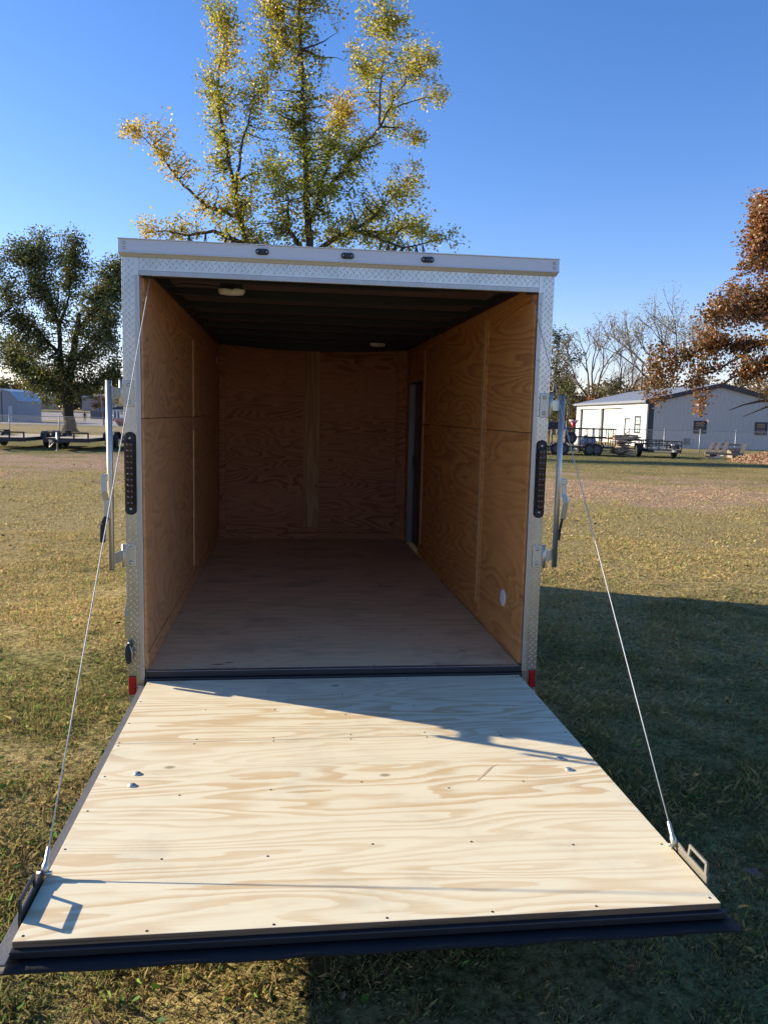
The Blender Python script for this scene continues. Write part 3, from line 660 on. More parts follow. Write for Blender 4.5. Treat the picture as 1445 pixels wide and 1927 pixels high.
# ------------------------------------------------------------------ trees
def limb_tubes(paths, n=6):
    """paths: list of (points, radii) -> verts, quads as numpy"""
    V, F, b = [], [], 0
    for pts, rs in paths:
        pts = np.asarray(pts, float); rs = np.asarray(rs, float); m = len(pts)
        d = np.gradient(pts, axis=0); d /= np.linalg.norm(d, axis=1)[:, None]+1e-9
        ref = np.array([0.31, 0.95, 0.05]); a = np.cross(d, ref); a /= np.linalg.norm(a, axis=1)[:, None]+1e-9; c = np.cross(d, a)
        k = n if rs.max() > .03 else 3
        t = 2*np.pi*np.arange(k)/k
        ring_ = pts[:, None]+rs[:, None, None]*(a[:, None]*np.cos(t)[None, :, None]+c[:, None]*np.sin(t)[None, :, None])
        V.append(ring_.reshape(-1, 3))
        i = np.arange(m-1)[:, None]*k+b; j = np.arange(k)[None]; j2 = (j+1) % k
        F.append(np.stack([i+j, i+j2, i+j2+k, i+j+k], -1).reshape(-1, 4)); b += m*k
    return np.concatenate(V), np.concatenate(F)
def resample(pts, step, wob, r):
    pts = np.asarray(pts, float); out = [pts[0]]
    for a, b in zip(pts[:-1], pts[1:]):
        n = max(1, int(np.linalg.norm(b-a)/step))
        for i in range(1, n+1): out.append(a+(b-a)*i/n+(r.normal(0, wob, 3) if i < n else 0))
    return np.array(out)
def leaf_mesh(name, pos, size, cols, mat, r, droop=0.25, wid=.36):
    n = len(pos); a = r.uniform(0, 2*np.pi, n); el = r.normal(-droop, .55, n)
    d = np.stack([np.cos(a)*np.cos(el), np.sin(a)*np.cos(el), np.sin(el)], 1)
    t = r.normal(0, 1, (n, 3)); s = np.cross(d, t); s /= np.linalg.norm(s, axis=1)[:, None]+1e-9; nn = np.cross(d, s)
    L = (size*r.uniform(.65, 1.35, n))[:, None]; fold = .16
    P = np.stack([pos, pos+d*L*.5+s*L*wid+nn*L*fold, pos+d*L-nn*L*.06, pos+d*L*.5-s*L*wid+nn*L*fold], 1)
    b = np.arange(n)[:, None]*4
    F = np.concatenate([b+np.array([[0, 1, 2]]), b+np.array([[0, 2, 3]])], 0)
    return np_mesh(name, P.reshape(-1, 3), F, mat, np.repeat(cols, 4, 0))
def lerp_cols(stops, t):
    xs = [s[0] for s in stops]; return np.stack([np.interp(t, xs, [s[1][k] for s in stops]) for k in range(3)], 1)

def tree(name, label, cat, base, limbs, blobs, r0, leaf, stops, mat, bark, seed, z_abs=True, group=None, depth=1.0, twigs=5.0, lpt=18, spread=.30, yjit=.16, wid=.36, swell=0.0, tipyellow=0.0):
    """limbs: dict of (side, height) polylines, first one the trunk; blobs: (side, height, half width, half height, hue)
    of foliage; every blob gets real twigs growing from the nearest limb, and every twig its leaves"""
    r = np.random.default_rng(seed); root = thing(name, label, cat, base, YAW, group)
    z0 = base[2] if z_abs else 0.0
    H = max(p[1] for l in limbs.values() for p in l)-z0; paths = []; S = []; first = True; R_at = lambda h: r0*max(.10, 1-.86*(h/H)**.75)
    for key, l in limbs.items():
        p = np.array([(q[0], 0.0, q[1]-z0) for q in l]); n = len(p); L = np.linalg.norm(np.diff(p, axis=0), axis=1).sum()
        if first: dy = np.cumsum(r.normal(0, .12, n))*.5; dy[0] = 0; start = r0*1.05
        else:
            j = np.argmin(np.linalg.norm(S[:, [0, 2]]-p[0][[0, 2]], axis=1)); p[0] = S[j, :3]; start = min(R_at(p[0, 2])*.72, S[j, 3]*.85)
            dy = p[0, 1]+(r.uniform(.15, .55)*r.choice([-1, 1])*L*depth)*np.linspace(0, 1, n)
        p[:, 1] = dy; q = resample(p, .35, .035, r)
        t = np.linspace(0, 1, len(q))
        rad = np.array([R_at(h) for h in q[:, 2]]) if first else np.maximum(start*(1-t)**.8, .012)
        if first: rad = rad*(1+.55*np.exp(-q[:, 2]/.45))
        paths.append((q, rad)); s = np.concatenate([q, rad[:, None]], 1); S = s if first else np.concatenate([S, s]); first = False
    pos, hue = [], []
    for (bx, bh, ra, rb, y) in blobs:
        c = np.array([bx, 0, bh-z0]); j = np.argmin(np.linalg.norm(S[:, [0, 2]]-c[[0, 2]], axis=1)); c[1] = S[j, 1]+r.normal(0, .3)*depth
        rc = (ra+rb)*.5*(.9+.3*depth); nt = max(3, int(twigs*ra*rb*4))
        for _ in range(nt):
            while True:
                u_ = r.uniform(-1, 1, 3)
                if (u_**2).sum() < 1: break
            tip = c+u_*np.array([ra, rc, rb])*(1+swell)
            j = np.argmin(((S[:, :3]-tip)**2).sum(1)+(.3*np.maximum(0, S[:, 2]-tip[2]+.2))**2); st = S[j, :3]; v = tip-st; L = np.linalg.norm(v)
            if L < .08: continue
            mid = st+v*.5+np.array([0, 0, -.07*L])+r.normal(0, .07*L, 3)
            ts = np.linspace(0, 1, 6 if L > .6 else 4)[:, None]
            q = (1-ts)**2*st+2*ts*(1-ts)*mid+ts**2*tip
            paths.append((q, np.linspace(min(.028*r0/.3, S[j, 3]*.6)*min(1, .4+L*.4), .005*max(1, leaf/.1), len(q))))
            ml = max(3, int(lpt*r.uniform(.5, 1.5))); tt = 1-r.uniform(0, 1, ml)**1.6*min(.85, .9*ra/L+.15)
            q2 = (1-tt[:, None])**2*st+2*tt[:, None]*(1-tt[:, None])*mid+tt[:, None]**2*tip+r.normal(0, spread*.5, (ml, 3))
            pos.append(q2); hue.append(np.clip(y+r.normal(0, yjit)+r.normal(0, yjit*.8, ml)+tipyellow*(np.linalg.norm(u_)-.6), 0, 1))
    V, F = limb_tubes(paths); o = np_mesh('trunk', V, F, bark, smooth=True); o.parent = root
    pos = np.concatenate(pos); hue = np.concatenate(hue); cols = lerp_cols(stops, hue)*r.uniform(.72, 1.25, len(hue))[:, None]
    lv = leaf_mesh('crown', pos, leaf, cols, mat, r, wid=wid); lv.parent = root; lv['kind'] = 'stuff'
    return root

MAPLE_STOPS = [(0, (.18, .24, .038)), (.3, (.36, .37, .060)), (.6, (.50, .42, .080)), (.8, (.58, .42, .09)), (1, (.58, .36, .07))]
MAPLE_LIMBS={
 'trunk':[(0.06, 6.68), (0.02, 9.77), (-0.22, 13.05), (-0.32, 16.15), (-0.47, 18.58), (-0.59, 20.39), (-0.64, 22.29)],
 'a':[(0.14, 10.79), (0.64, 12.69), (1.79, 14.34), (2.67, 15.72), (3.42, 16.97), (4.15, 18.81), (5.0, 20.27), (6.36, 21.73)],
 'a1':[(3.42, 16.97), (3.39, 18.06), (3.55, 19.76), (3.83, 21.44)],
 'a2':[(3.4, 17.7), (2.74, 18.53), (2.71, 19.86)],
 'a3':[(4.1, 17.96), (5.56, 18.84), (6.82, 19.35)],
 'a4':[(3.61, 17.0), (4.58, 16.99), (5.24, 16.52)],
 'a5':[(2.54, 15.54), (3.84, 15.69)],
 'b':[(-0.35, 7.32), (-1.95, 8.57), (-3.28, 9.95), (-3.94, 12.21), (-4.33, 13.96), (-4.72, 15.68), (-5.03, 17.51), (-5.16, 19.09), (-4.83, 20.89), (-4.7, 21.73)],
 'b1':[(-4.0, 12.72), (-3.81, 14.71), (-3.29, 16.94), (-2.53, 19.02), (-2.02, 19.76)],
 'b2':[(-3.94, 13.09), (-3.03, 13.61), (-2.24, 13.75)],
 'c':[(-3.81, 11.33), (-5.38, 11.8), (-6.42, 12.66), (-7.33, 13.89), (-8.1, 14.62), (-9.0, 14.85)],
 'd':[(-3.41, 10.07), (-5.12, 10.67), (-6.44, 10.45), (-7.75, 10.74), (-9.2, 10.58)],
 'e':[(-0.54, 18.76), (-1.25, 20.01), (-1.65, 21.32)],
 'e1':[(-0.35, 19.25), (0.67, 19.58), (1.31, 19.83)],
 'e2':[(-0.35, 19.13), (0.55, 19.07), (1.57, 19.11)],
 'f':[(0.16, 9.26), (1.2, 10.31), (2.76, 11.23), (3.79, 12.26), (4.67, 13.41), (5.3, 14.42)],
 'f1':[(2.11, 10.58), (4.08, 10.88), (5.77, 11.55)],
 'f2':[(2.79, 9.58), (4.76, 9.88), (6.73, 10.18), (7.8, 9.82)],
 'g':[(-0.9, 9.24), (-0.98, 10.51), (-0.92, 11.78), (-1.33, 13.03)],
 'h':[(0.13, 11.55), (0.5, 13.07), (0.75, 14.32), (1.11, 15.81), (1.35, 17.41), (1.39, 18.63)],
}
MAPLE_BLOBS=[(-4.70,20.78,1.23,1.50,0.60),(-5.10,18.48,1.09,1.63,0.55),(-4.59,16.30,1.50,1.91,0.40),(-3.04,17.92,1.09,1.50,0.40),(-2.40,19.15,0.82,1.09,0.50),(-7.71,14.87,1.36,1.09,0.95),(-6.81,13.65,1.09,0.95,0.70),(-8.67,10.97,0.95,0.68,0.80),(-6.96,10.88,1.36,0.82,0.70),(-4.72,11.69,1.63,1.36,0.55),(-3.81,10.70,1.50,1.23,0.55),(-3.28,12.48,1.09,1.09,0.40),(-5.11,13.94,0.82,0.95,0.35),(-1.90,20.84,1.50,1.63,0.60),(-0.24,20.87,0.82,1.50,0.35),(-1.25,19.77,1.50,1.09,0.50),(-0.34,18.47,1.09,0.95,0.35),(-0.71,16.88,1.77,1.09,0.35),(-1.60,15.38,1.63,1.23,0.20),(-0.04,15.05,1.36,1.23,0.20),(1.34,17.90,1.16,1.36,1.00),(1.74,16.81,1.09,0.95,0.75),(1.11,15.81,1.50,1.23,0.40),(1.91,14.84,1.23,1.09,0.15),(0.75,13.70,2.18,1.23,0.10),(-1.85,12.89,1.50,1.09,0.25),(-0.92,11.90,1.63,1.23,0.30),(0.90,12.32,1.91,1.36,0.10),(-2.23,10.86,1.36,1.09,0.30),(-0.91,10.39,1.63,0.82,0.30),(1.19,10.56,1.50,0.95,0.25),(3.59,20.48,2.04,1.50,0.45),(5.49,21.00,1.63,0.95,0.55),(2.45,20.45,1.09,1.23,0.45),(3.90,18.56,1.23,1.23,0.45),(6.31,19.46,0.95,0.82,0.55),(4.71,16.75,1.23,0.68,0.45),(5.50,16.52,0.61,0.54,0.70),(3.05,15.86,0.82,0.54,0.30),(4.93,13.67,1.23,1.23,0.60),(3.78,12.39,1.36,1.09,0.40),(5.36,12.05,1.09,1.09,0.30),(2.76,10.98,2.04,1.09,0.30),(5.00,10.77,1.91,1.09,0.35),(7.00,10.18,0.95,0.48,0.35),(2.70,14.36,0.68,0.54,0.15),(2.09,12.10,0.82,0.82,0.15),]
OAK_LIMBS={
 't':[(-0.0, -0.76), (-0.04, 1.2), (-0.04, 2.93), (0.3, 4.67), (0.62, 6.81), (0.97, 8.94)],
 't2':[(-0.14, 2.72), (-0.34, 5.08), (-0.14, 7.65), (-0.64, 10.17), (-1.09, 12.67)],
 'r':[(0.29, 4.24), (1.33, 5.76), (2.44, 6.85), (3.75, 7.31)],
 'l':[(-0.18, 2.71), (-1.56, 3.55), (-3.07, 3.94), (-4.58, 4.55)],
 'l2':[(-0.33, 5.51), (-1.67, 7.19), (-2.94, 8.43), (-3.97, 10.09)],
 'r2':[(0.71, 7.24), (1.63, 9.38), (2.75, 11.51), (3.21, 13.19)],
 'u':[(-0.14, 7.65), (0.57, 10.2), (0.63, 12.71), (0.88, 14.38)],
 'rl':[(0.08, 2.72), (1.27, 3.18), (2.37, 3.21), (3.69, 3.67)],
}
OAK_BLOBS=[(-4.08,13.02,0.97,0.62,.3),(-2.78,13.67,1.10,0.88,.3),(-1.25,14.54,0.97,0.97,.3),(0.67,14.38,1.10,1.10,.3),(-0.66,12.68,1.77,1.33,.3),(-2.82,12.22,1.33,1.10,.3),(1.05,12.30,1.33,1.33,.3),(2.79,13.59,0.97,0.97,.3),(3.85,12.79,1.10,1.55,.3),(-2.89,10.12,1.55,1.10,.3),(-0.73,10.17,1.55,1.33,.3),(1.43,10.22,1.55,1.33,.3),(3.37,10.26,1.33,1.55,.3),(-3.59,8.20,1.24,0.88,.3),(-1.66,7.61,1.77,1.10,.3),(0.94,7.67,1.55,1.24,.3),(3.33,7.73,1.33,1.24,.3),(-2.57,6.10,1.77,1.10,.3),(-4.52,6.27,1.33,1.10,.3),(-5.02,4.54,1.55,0.97,.3),(-3.07,4.16,1.99,0.97,.3),(-0.87,4.64,1.77,1.24,.3),(1.32,5.12,1.77,1.24,.3),(3.28,5.38,1.33,1.10,.3),(-5.32,8.38,0.62,1.10,.3),(-2.01,2.89,1.77,0.71,.3),(1.49,3.19,1.55,0.88,.3),(3.25,3.66,1.24,0.97,.3),(-0.94,2.05,1.10,0.53,.3),(0.82,2.52,1.33,0.53,.3),(-3.12,2.43,1.10,0.44,.3),(-6.47,6.65,1.33,1.77,.3),]
RUST_LIMBS={
 't':[(0.01, -0.52), (-0.39, 1.72), (-1.16, 4.16), (-2.08, 6.55), (-2.96, 8.55), (-3.83, 10.68)],
 'a':[(-0.42, 2.07), (-1.74, 2.75), (-3.12, 2.28), (-4.0, 2.08), (-4.87, 1.76)],
 'a1':[(-1.02, 2.77), (-2.86, 3.43), (-4.27, 3.22), (-5.12, 2.67), (-5.79, 2.13)],
 'b':[(-0.91, 3.47), (-2.57, 4.13), (-3.99, 4.1), (-5.05, 4.07), (-6.08, 3.7), (-6.93, 3.16)],
 'c':[(-1.16, 4.16), (-2.65, 4.99), (-4.08, 5.31), (-5.29, 4.93), (-6.35, 4.91)],
 'd':[(-1.64, 5.53), (-3.12, 6.35), (-4.18, 6.5), (-4.91, 6.82), (-5.48, 7.49)],
 'e':[(-2.05, 6.21), (-3.23, 7.71), (-3.97, 8.19), (-4.68, 8.34)],
 'b2':[(-3.99, 4.1), (-5.16, 3.2), (-5.84, 2.83)],
}
RUST_BLOBS=[(-4.93,8.26,0.40,0.33,.5),(-4.49,8.18,0.45,0.36,.5),(-4.28,7.68,0.54,0.36,.5),(-5.22,7.49,0.51,0.51,.5),(-5.36,6.98,0.36,0.40,.5),(-4.57,7.00,0.63,0.45,.5),(-4.17,6.33,0.72,0.54,.5),(-4.87,6.40,0.36,0.27,.5),(-5.73,6.12,0.22,0.22,.5),(-5.35,5.71,0.63,0.45,.5),(-4.46,5.64,0.72,0.54,.5),(-6.38,5.42,0.36,0.25,.5),(-6.01,5.09,0.72,0.40,.5),(-4.94,4.94,0.81,0.51,.5),(-4.05,4.88,0.63,0.54,.5),(-6.85,4.55,0.45,0.33,.5),(-6.13,4.40,0.63,0.40,.5),(-5.23,4.16,0.72,0.45,.5),(-4.25,4.09,0.81,0.45,.5),(-7.16,3.94,0.40,0.33,.5),(-6.44,3.69,0.63,0.36,.5),(-7.30,3.32,0.33,0.29,.5),(-6.76,3.16,0.54,0.36,.5),(-5.70,3.36,0.72,0.40,.5),(-4.63,3.30,0.72,0.40,.5),(-3.91,3.23,0.72,0.45,.5),(-7.26,2.71,0.33,0.22,.5),(-7.32,2.27,0.18,0.25,.5),(-6.55,2.73,0.45,0.27,.5),(-5.66,2.75,0.54,0.27,.5),(-6.87,2.19,0.33,0.22,.5),(-7.12,2.01,0.22,0.18,.5),(-5.80,2.21,0.29,0.36,.5),(-5.86,1.77,0.14,0.18,.5),(-4.60,2.86,0.45,0.22,.5),(-4.05,2.70,0.54,0.25,.5),(-3.34,4.81,1.08,1.45,.5),(-3.21,7.37,1.08,1.45,.5),(-2.51,3.43,1.08,0.72,.5),]

b = W(-4.14, 42)
tree('maple_tree', 'tall yellow and green maple standing behind the trailer', 'tree', (b.x, b.y, b.z-.1), {'trunk0': [(0.1, b.z), (0.06, 6.68)]+MAPLE_LIMBS['trunk'][1:], **{k: v for k, v in MAPLE_LIMBS.items() if k != 'trunk'}},
     [(a, h, ra*.98, rb*1.0, (.06+.66*y)) for a, h, ra, rb, y in MAPLE_BLOBS+[(-4.9, 22.2, 1.2, 1.2, .5), (-2.3, 22.3, 1.4, 1.2, .5), (-.4, 22.6, 1.5, 1.4, .4), (3.4, 22.2, 1.7, 1.2, .4), (5.6, 22.2, 1.4, .9, .5), (-1.2, 24, 1.6, 1.3, .4), (1.0, 21.6, .8, 1.0, .4), (-4.5, 7.6, 2.2, 1.2, .4), (-1.5, 6.6, 2.2, 1.4, .3), (1.8, 7.2, 2.4, 1.3, .3), (4.2, 8.0, 2.0, 1.2, .3), (0, 8.6, 2.2, 1.0, .3), (-3.0, 5.2, 1.8, 1.0, .3), (2.6, 5.4, 1.8, 1.0, .3), (5.6, 6.6, 1.4, .9, .3), (-6.0, 6.2, 1.4, .9, .3)]], .40, .148, MAPLE_STOPS, M['leaf_maple'], M['bark'], 21, twigs=6.6, lpt=22, spread=.36, tipyellow=.12, yjit=.13, swell=.04)
OAK_STOPS = [(0, (.070, .105, .034)), (.35, (.12, .155, .050)), (.7, (.19, .155, .055)), (1, (.28, .18, .07))]
b = W(-26.1, 66)
tree('oak_tree', 'dark green spreading oak behind the chain link fence by the low flatbed trailers', 'tree', (b.x, b.y, b.z-.1), OAK_LIMBS, [(a, h, ra*1.1, rb*1.1, y) for a, h, ra, rb, y in OAK_BLOBS]+[(.3, 13.4, 1.2, 1.0, .3), (-1.7, 13.0, 1.1, 1., .3), (2.0, 12.8, 1.1, 1., .3), (2.2, 11.2, 1.2, 1., .3), (0, 11.4, 1.2, 1., .3), (-1.9, 11.0, 1.2, 1., .3), (2.3, 8.9, 1.2, 1., .3), (-.3, 9.0, 1.2, 1., .3), (3.6, 11.6, 1.4, 1.3, .3), (4.4, 9.0, 1.2, 1.3, .3), (4.2, 6.2, 1.2, 1.2, .3), (4.3, 4.4, 1.1, 1.0, .3)], .52, .17, OAK_STOPS, M['leaf_oak'], M['bark_oak'], 5,
     twigs=8.0, lpt=22, spread=.55, yjit=.2, wid=.42)
RUST_STOPS = [(0, (.13, .092, .030)), (.4, (.27, .145, .050)), (.7, (.31, .135, .058)), (1, (.42, .215, .10))]
RUST_LIMBS['t'] = RUST_LIMBS['t'][:4]
b = W(16.75, 27)
blob2 = [(a, h, ra*(.97 if h > 3 else .8), rb*(1.0 if h > 3 else .8), y-.12+(.35 if h > 6.5 else 0)) for a, h, ra, rb, y in RUST_BLOBS]
blob2 += [(-5.1, 5.0, .8, .7, .5), (-4.6, 6.0, .7, .7, .6), (-5.5, 4.3, .8, .5, .4), (-4.4, 7.4, .6, .6, .8), (-5.25, 7.7, .5, .5, .6), (-5.05, 8.25, .45, .4, .6), (-5.5, 7.1, .45, .5, .6), (-5.3, 6.5, .5, .5, .5)] + [(a, h, 1.5, 1.3, .5) for a, h in ((-1.2, 5.0), (-.5, 6.8), (1.2, 5.2), (2.4, 6.5), (.8, 7.6), (2.8, 4.2))]
RUST_LIMBS['rr'] = [(-.39, 1.72), (.9, 4.0), (2.0, 6.2), (2.6, 7.2)]
RUST_LIMBS['bare'] = [(-3.12, 2.28), (-3.45, 2.02), (-3.95, 1.88), (-4.35, 1.72), (-4.78, 1.55)]
tree('russet_oak', 'russet brown oak leaning in from the edge with leafy boughs hanging low', 'tree', (b.x, b.y, b.z-.1), RUST_LIMBS, blob2, .36, .098, RUST_STOPS, M['leaf_rust'], M['bark'], 9,
     twigs=25.0, lpt=23, spread=.25, yjit=.22, wid=.44, depth=.8)

def small_tree(name, label, c, d, h, w, stops, seed, leaf=.22, trunk_r=.16, dense=1.0, mat='leaf_far', bark='bark_grey', low=.18, group=None, cat='tree', hue=.5):
    r = np.random.default_rng(seed); base = W(c, d); z = base.z; lm = {'t': [(0, z), (r.normal(0, .1)*w, z+h*.4), (r.normal(0, .1)*w, z+h*.72), (r.normal(0, .1)*w, z+h*.92)]}
    for k in range(7):
        s = (-1)**k; h0 = h*(.22+.08*k); e = w*r.uniform(.45, .95)*(1-.45*k/7)
        lm['b%d' % k] = [(0, z+h0), (s*e*.5, z+h0+h*.08), (s*e, z+h0+h*r.uniform(.10, .2))]
    bl = []
    for k in range(int(20*dense)):
        t = r.uniform(low, 1); ww = w*math.sin(math.pi*min(.97, .15+t*.82))**.7; x = r.uniform(-1, 1)*ww*.8
        bl.append((x, z+t*h*.93, w*r.uniform(.2, .36), h*r.uniform(.06, .11), np.clip(hue+r.normal(0, .2), 0, 1)))
    return tree(name, label, cat, (base.x, base.y, base.z-.1), lm, bl, trunk_r, leaf, stops, M[mat], M[bark], seed+100, twigs=2.6/max(.6, w/3), lpt=16, spread=.5, depth=1.2, group=group)
GREEN = [(0, (.035, .055, .016)), (.5, (.075, .095, .028)), (1, (.16, .14, .045))]
OLIVE = [(0, (.075, .085, .03)), (.5, (.15, .14, .055)), (1, (.25, .18, .07))]
ORANGE = [(0, (.26, .08, .025)), (.5, (.34, .13, .035)), (1, (.40, .21, .06))]
TAN = [(0, (.16, .125, .07)), (.5, (.23, .165, .10)), (1, (.30, .20, .12))]
YEL = [(0, (.20, .17, .04)), (.5, (.30, .25, .06)), (1, (.40, .30, .08))]
small_tree('green_tree', 'dense green tree rising just past the trailer beside the bare trees', 20.9, 100, 14.0, 4.0, GREEN, 31, dense=1.8, trunk_r=.25, hue=.45)
small_tree('olive_tree', 'brownish half bare tree under the green one by the lot of trailers', 21.6, 101, 7.2, 3.6, TAN, 32, dense=.9, hue=.3)
small_tree('olive_tree', 'olive bushy tree between the bare trees behind the metal shop', 25.8, 92, 7.3, 3.4, OLIVE, 33, dense=1.2, hue=.4)
small_tree('orange_bush', 'small red orange tree beside the corner of the metal shop', 22.3, 88, 4.3, 1.6, ORANGE, 34, leaf=.2, hue=.3)
small_tree('orange_tree', 'rusty orange tree peeking over the roof of the metal shop', 30.2, 98, 6.2, 2.6, ORANGE, 35, leaf=.22, hue=.75)
small_tree('olive_tree', 'olive tree peeking over the far roof slope past the ridge', 44.5, 100, 7.6, 4.5, OLIVE, 36, dense=1.2, hue=.6)
small_tree('olive_tree', 'grey green tree in the gap between the shop and the trailer edge', 20.2, 90, 6.6, 2.2, GREEN, 37, dense=1.0, hue=.7)
small_tree('yellow_tree', 'pale yellow tree far behind the oak beside the tan hall', -44.5, 150, 8.5, 4.2, YEL, 38, leaf=.35, hue=.4)
small_tree('yellow_tree', 'olive yellow tree far behind the oak trunk', -50.5, 158, 8.8, 4.5, OLIVE, 39, leaf=.35, hue=.8)
small_tree('pink_tree', 'small pinkish brown tree by the road behind the oak trunk', -66.0, 185, 4.6, 3.2, TAN, 40, leaf=.35, hue=.6)
small_tree('grey_tree', 'hazy grey olive tree behind the blue bins', -88.0, 215, 11, 6.0, OLIVE, 41, leaf=.5, hue=.3)
small_tree('grey_tree', 'hazy grey tree with a leaning trunk past the small metal building', -82.0, 190, 9, 4.5, TAN, 42, leaf=.45, dense=.7, hue=.3)

def bare_tree(name, label, c, d, h, r0, seed, leafy=0.0, spread=.55, splits=2, stops=TAN, lf=.16, cat='tree', group='bare trees behind the metal shop'):
    r = np.random.default_rng(seed); base = W(c, d); root = thing(name, label, cat, (base.x, base.y, base.z-.1), YAW, group); paths = []; tips = []
    def grow(p, v, L, rad, lvl):
        n = 5; q = [p]
        for i in range(n):
            v = v+r.normal(0, .07, 3)+np.array([0, 0, .035]); v /= np.linalg.norm(v); q.append(q[-1]+v*L/n)
        paths.append((np.array(q), np.linspace(rad, rad*.62, n+1)))
        if lvl == 0: tips.append(q[-1]); tips.append(q[3]); return
        k = 3 if (lvl > 1 and r.random() < .6) else 2
        for i in range(k+(1 if lvl in (1, 2) else 0)):
            j = n if i < 2 else r.integers(2, n)
            w = v+r.normal(0, spread, 3)*np.array([1, 1, .45]); w[2] = max(w[2], .12); w /= np.linalg.norm(w)
            grow(q[j], w, L*r.uniform(.62, .82), rad*(.62 if i < 2 else .45), lvl-1)
    for s in range(splits):
        v = np.array([r.normal(0, .16), r.normal(0, .12), 1.0]); grow(np.array([r.normal(0, .25)*(splits > 1), 0, 0.]), v/np.linalg.norm(v), h*.33, r0, 5)
    paths = [(q, np.maximum(a, .014)) for q, a in paths]
    V, F = limb_tubes(paths, 5); V[:, 2] *= h/V[:, 2].max(); o = np_mesh('trunk', V, F, M['bark_brown'], smooth=True); o.parent = root
    if leafy:
        t = np.array(tips); t[:, 2] *= h/max(t[:, 2].max(), .1); t = np.repeat(t, max(1, int(leafy)), 0)+r.normal(0, .3, (len(t)*max(1, int(leafy)), 3))
        lv = leaf_mesh('crown', t, lf, lerp_cols(stops, r.random(len(t)))*r.uniform(.7, 1.2, (len(t), 1)), M['leaf_far'], r); lv.parent = root; lv['kind'] = 'stuff'
    return root
bare_tree('bare_tree', 'bare grey tree with a few brown leaves, first past the trailer', 24.6, 93, 14.2, .24, 51, 1, .42)
bare_tree('bare_tree', 'bare fan shaped tree with thin upswept twigs above the shop roof', 28.2, 95, 12.2, .22, 52, 0, .40, 2)
bare_tree('thin_leaved_tree', 'tall thin tree with sparse yellow leaves over the shop roof', 33.6, 99, 17.4, .26, 53, 3, .34, 2, YEL, .17)
bare_tree('bare_tree', 'slender bare tree beside the wooden lamp pole', 31.0, 104, 10.5, .16, 54, 0, .4, 1)
bare_tree('thin_leaved_tree', 'sparse tan tree half hidden by the russet oak boughs', 40.5, 101, 16.5, .24, 55, 3, .36, 2, TAN, .17)
bare_tree('bare_tree', 'small crooked pale trunked tree beside the trailer edge', 21.6, 95, 8.2, .10, 56, 0, .4, 1)
# far-off woods, read as one mass
def woods(name, label, c0, c1, d, h, n, stops, seed, leaf):
    r = np.random.default_rng(seed); c = r.uniform(c0, c1, n); dd = d+r.uniform(-6, 6, n)
    prof = h*(.80+.20*np.sin(c*.21+seed)*np.sin(c*.077)+.10*np.sin(c*.9)); z = prof*np.abs(r.beta(1.6, 1.3, n))
    x = -0.2763+RX*c-RY*dd; y = -4.0204+RY*c+RX*dd
    pos = np.stack([x, y, ground_z(x, y)+z], 1); hue = np.clip(.5+.35*np.sin(c*.5)*np.sin(c*.13+1)+r.normal(0, .15, n), 0, 1)
    o = leaf_mesh(name, pos, leaf, lerp_cols(stops, hue)*r.uniform(.7, 1.2, (n, 1)), M['leaf_far'], r); tag(o, label, 'woods', kind='stuff')
woods('distant_woods', 'olive and tan woods beyond the road and bins', -160, -20, 262, 11, 24000, OLIVE, 3, .95)
woods('distant_woods', 'brown scrub and woods behind the metal shop', 14, 78, 112, 9.6, 36000, TAN, 5, .42)
woods('distant_woods', 'far woods closing the view behind the cargo trailer', -30, 90, 300, 9, 9000, OLIVE, 7, 1.1)

# ------------------------------------------------------------------ the metal shop on one side
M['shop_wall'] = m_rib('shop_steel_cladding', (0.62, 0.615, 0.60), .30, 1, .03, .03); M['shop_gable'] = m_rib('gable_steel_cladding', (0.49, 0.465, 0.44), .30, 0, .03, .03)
M['shop_roof'] = m_rib('roof_steel', (0.20, 0.215, 0.245), .45, 1, .03, .05, .0, .4); M['dark_trim'] = simple('charcoal_trim', (0.035, 0.036, 0.042), .5, 0, .1, 2, .05)
M['door_white'] = m_rib('sectional_door', (0.78, 0.77, 0.74), .53, 2, .03, .02); M['glass'] = simple('window_glass', (0.05, 0.075, 0.07), .08, 0, .2, 3, .0, .8)
M['concrete'] = simple('concrete', (0.32, 0.29, 0.26), .9, 0, .15, 2, .3)
M['shade'] = simple('window_blind', (0.36, 0.50, 0.42), .5, 0, .1, 6, 0)
p0 = W(19.93, 61); SZ = -0.66
shop = thing('metal_shop', 'pale metal shop with two wide garage doors and a dark trimmed gable', 'building', (p0.x, p0.y, SZ), YAW)
EV, RD, LEN, WID = 3.56, 4.86, 23.0, 10.8
def SP(mb, name, mat, parent=shop, bevel=0, **k): return mb.obj(name, mat, parent, bevel, **k)
# long wall along +y at x=0 with its openings, gable wall at y=0
G = [(21.55, 14.0, 3.06), (13.55, 6.75, 3.06)]      # garage openings: far y, near y, height
wl = MB(); ys = [0.0]
DOOR = (5.9, 4.55, 2.15); WINL = (3.15, 1.75, 1.05, 2.35)
cuts = [(WINL[1], WINL[0], WINL[2], WINL[3]), (DOOR[1], DOOR[0], -.1, DOOR[2]), (G[1][1], G[1][0], -.1, G[1][2]), (G[0][1], G[0][0], -.1, G[0][2])]
y = 0.06
for a, b_, z0, z1 in cuts:
    wl.box(0, .12, y, a, -.6, EV); wl.box(0, .12, a, b_, z1, EV)
    if z0 > 0: wl.box(0, .12, a, b_, -.6, z0)
    y = b_
wl.box(0, .12, y, LEN, -.6, EV); SP(wl, 'wall', M['shop_wall'])
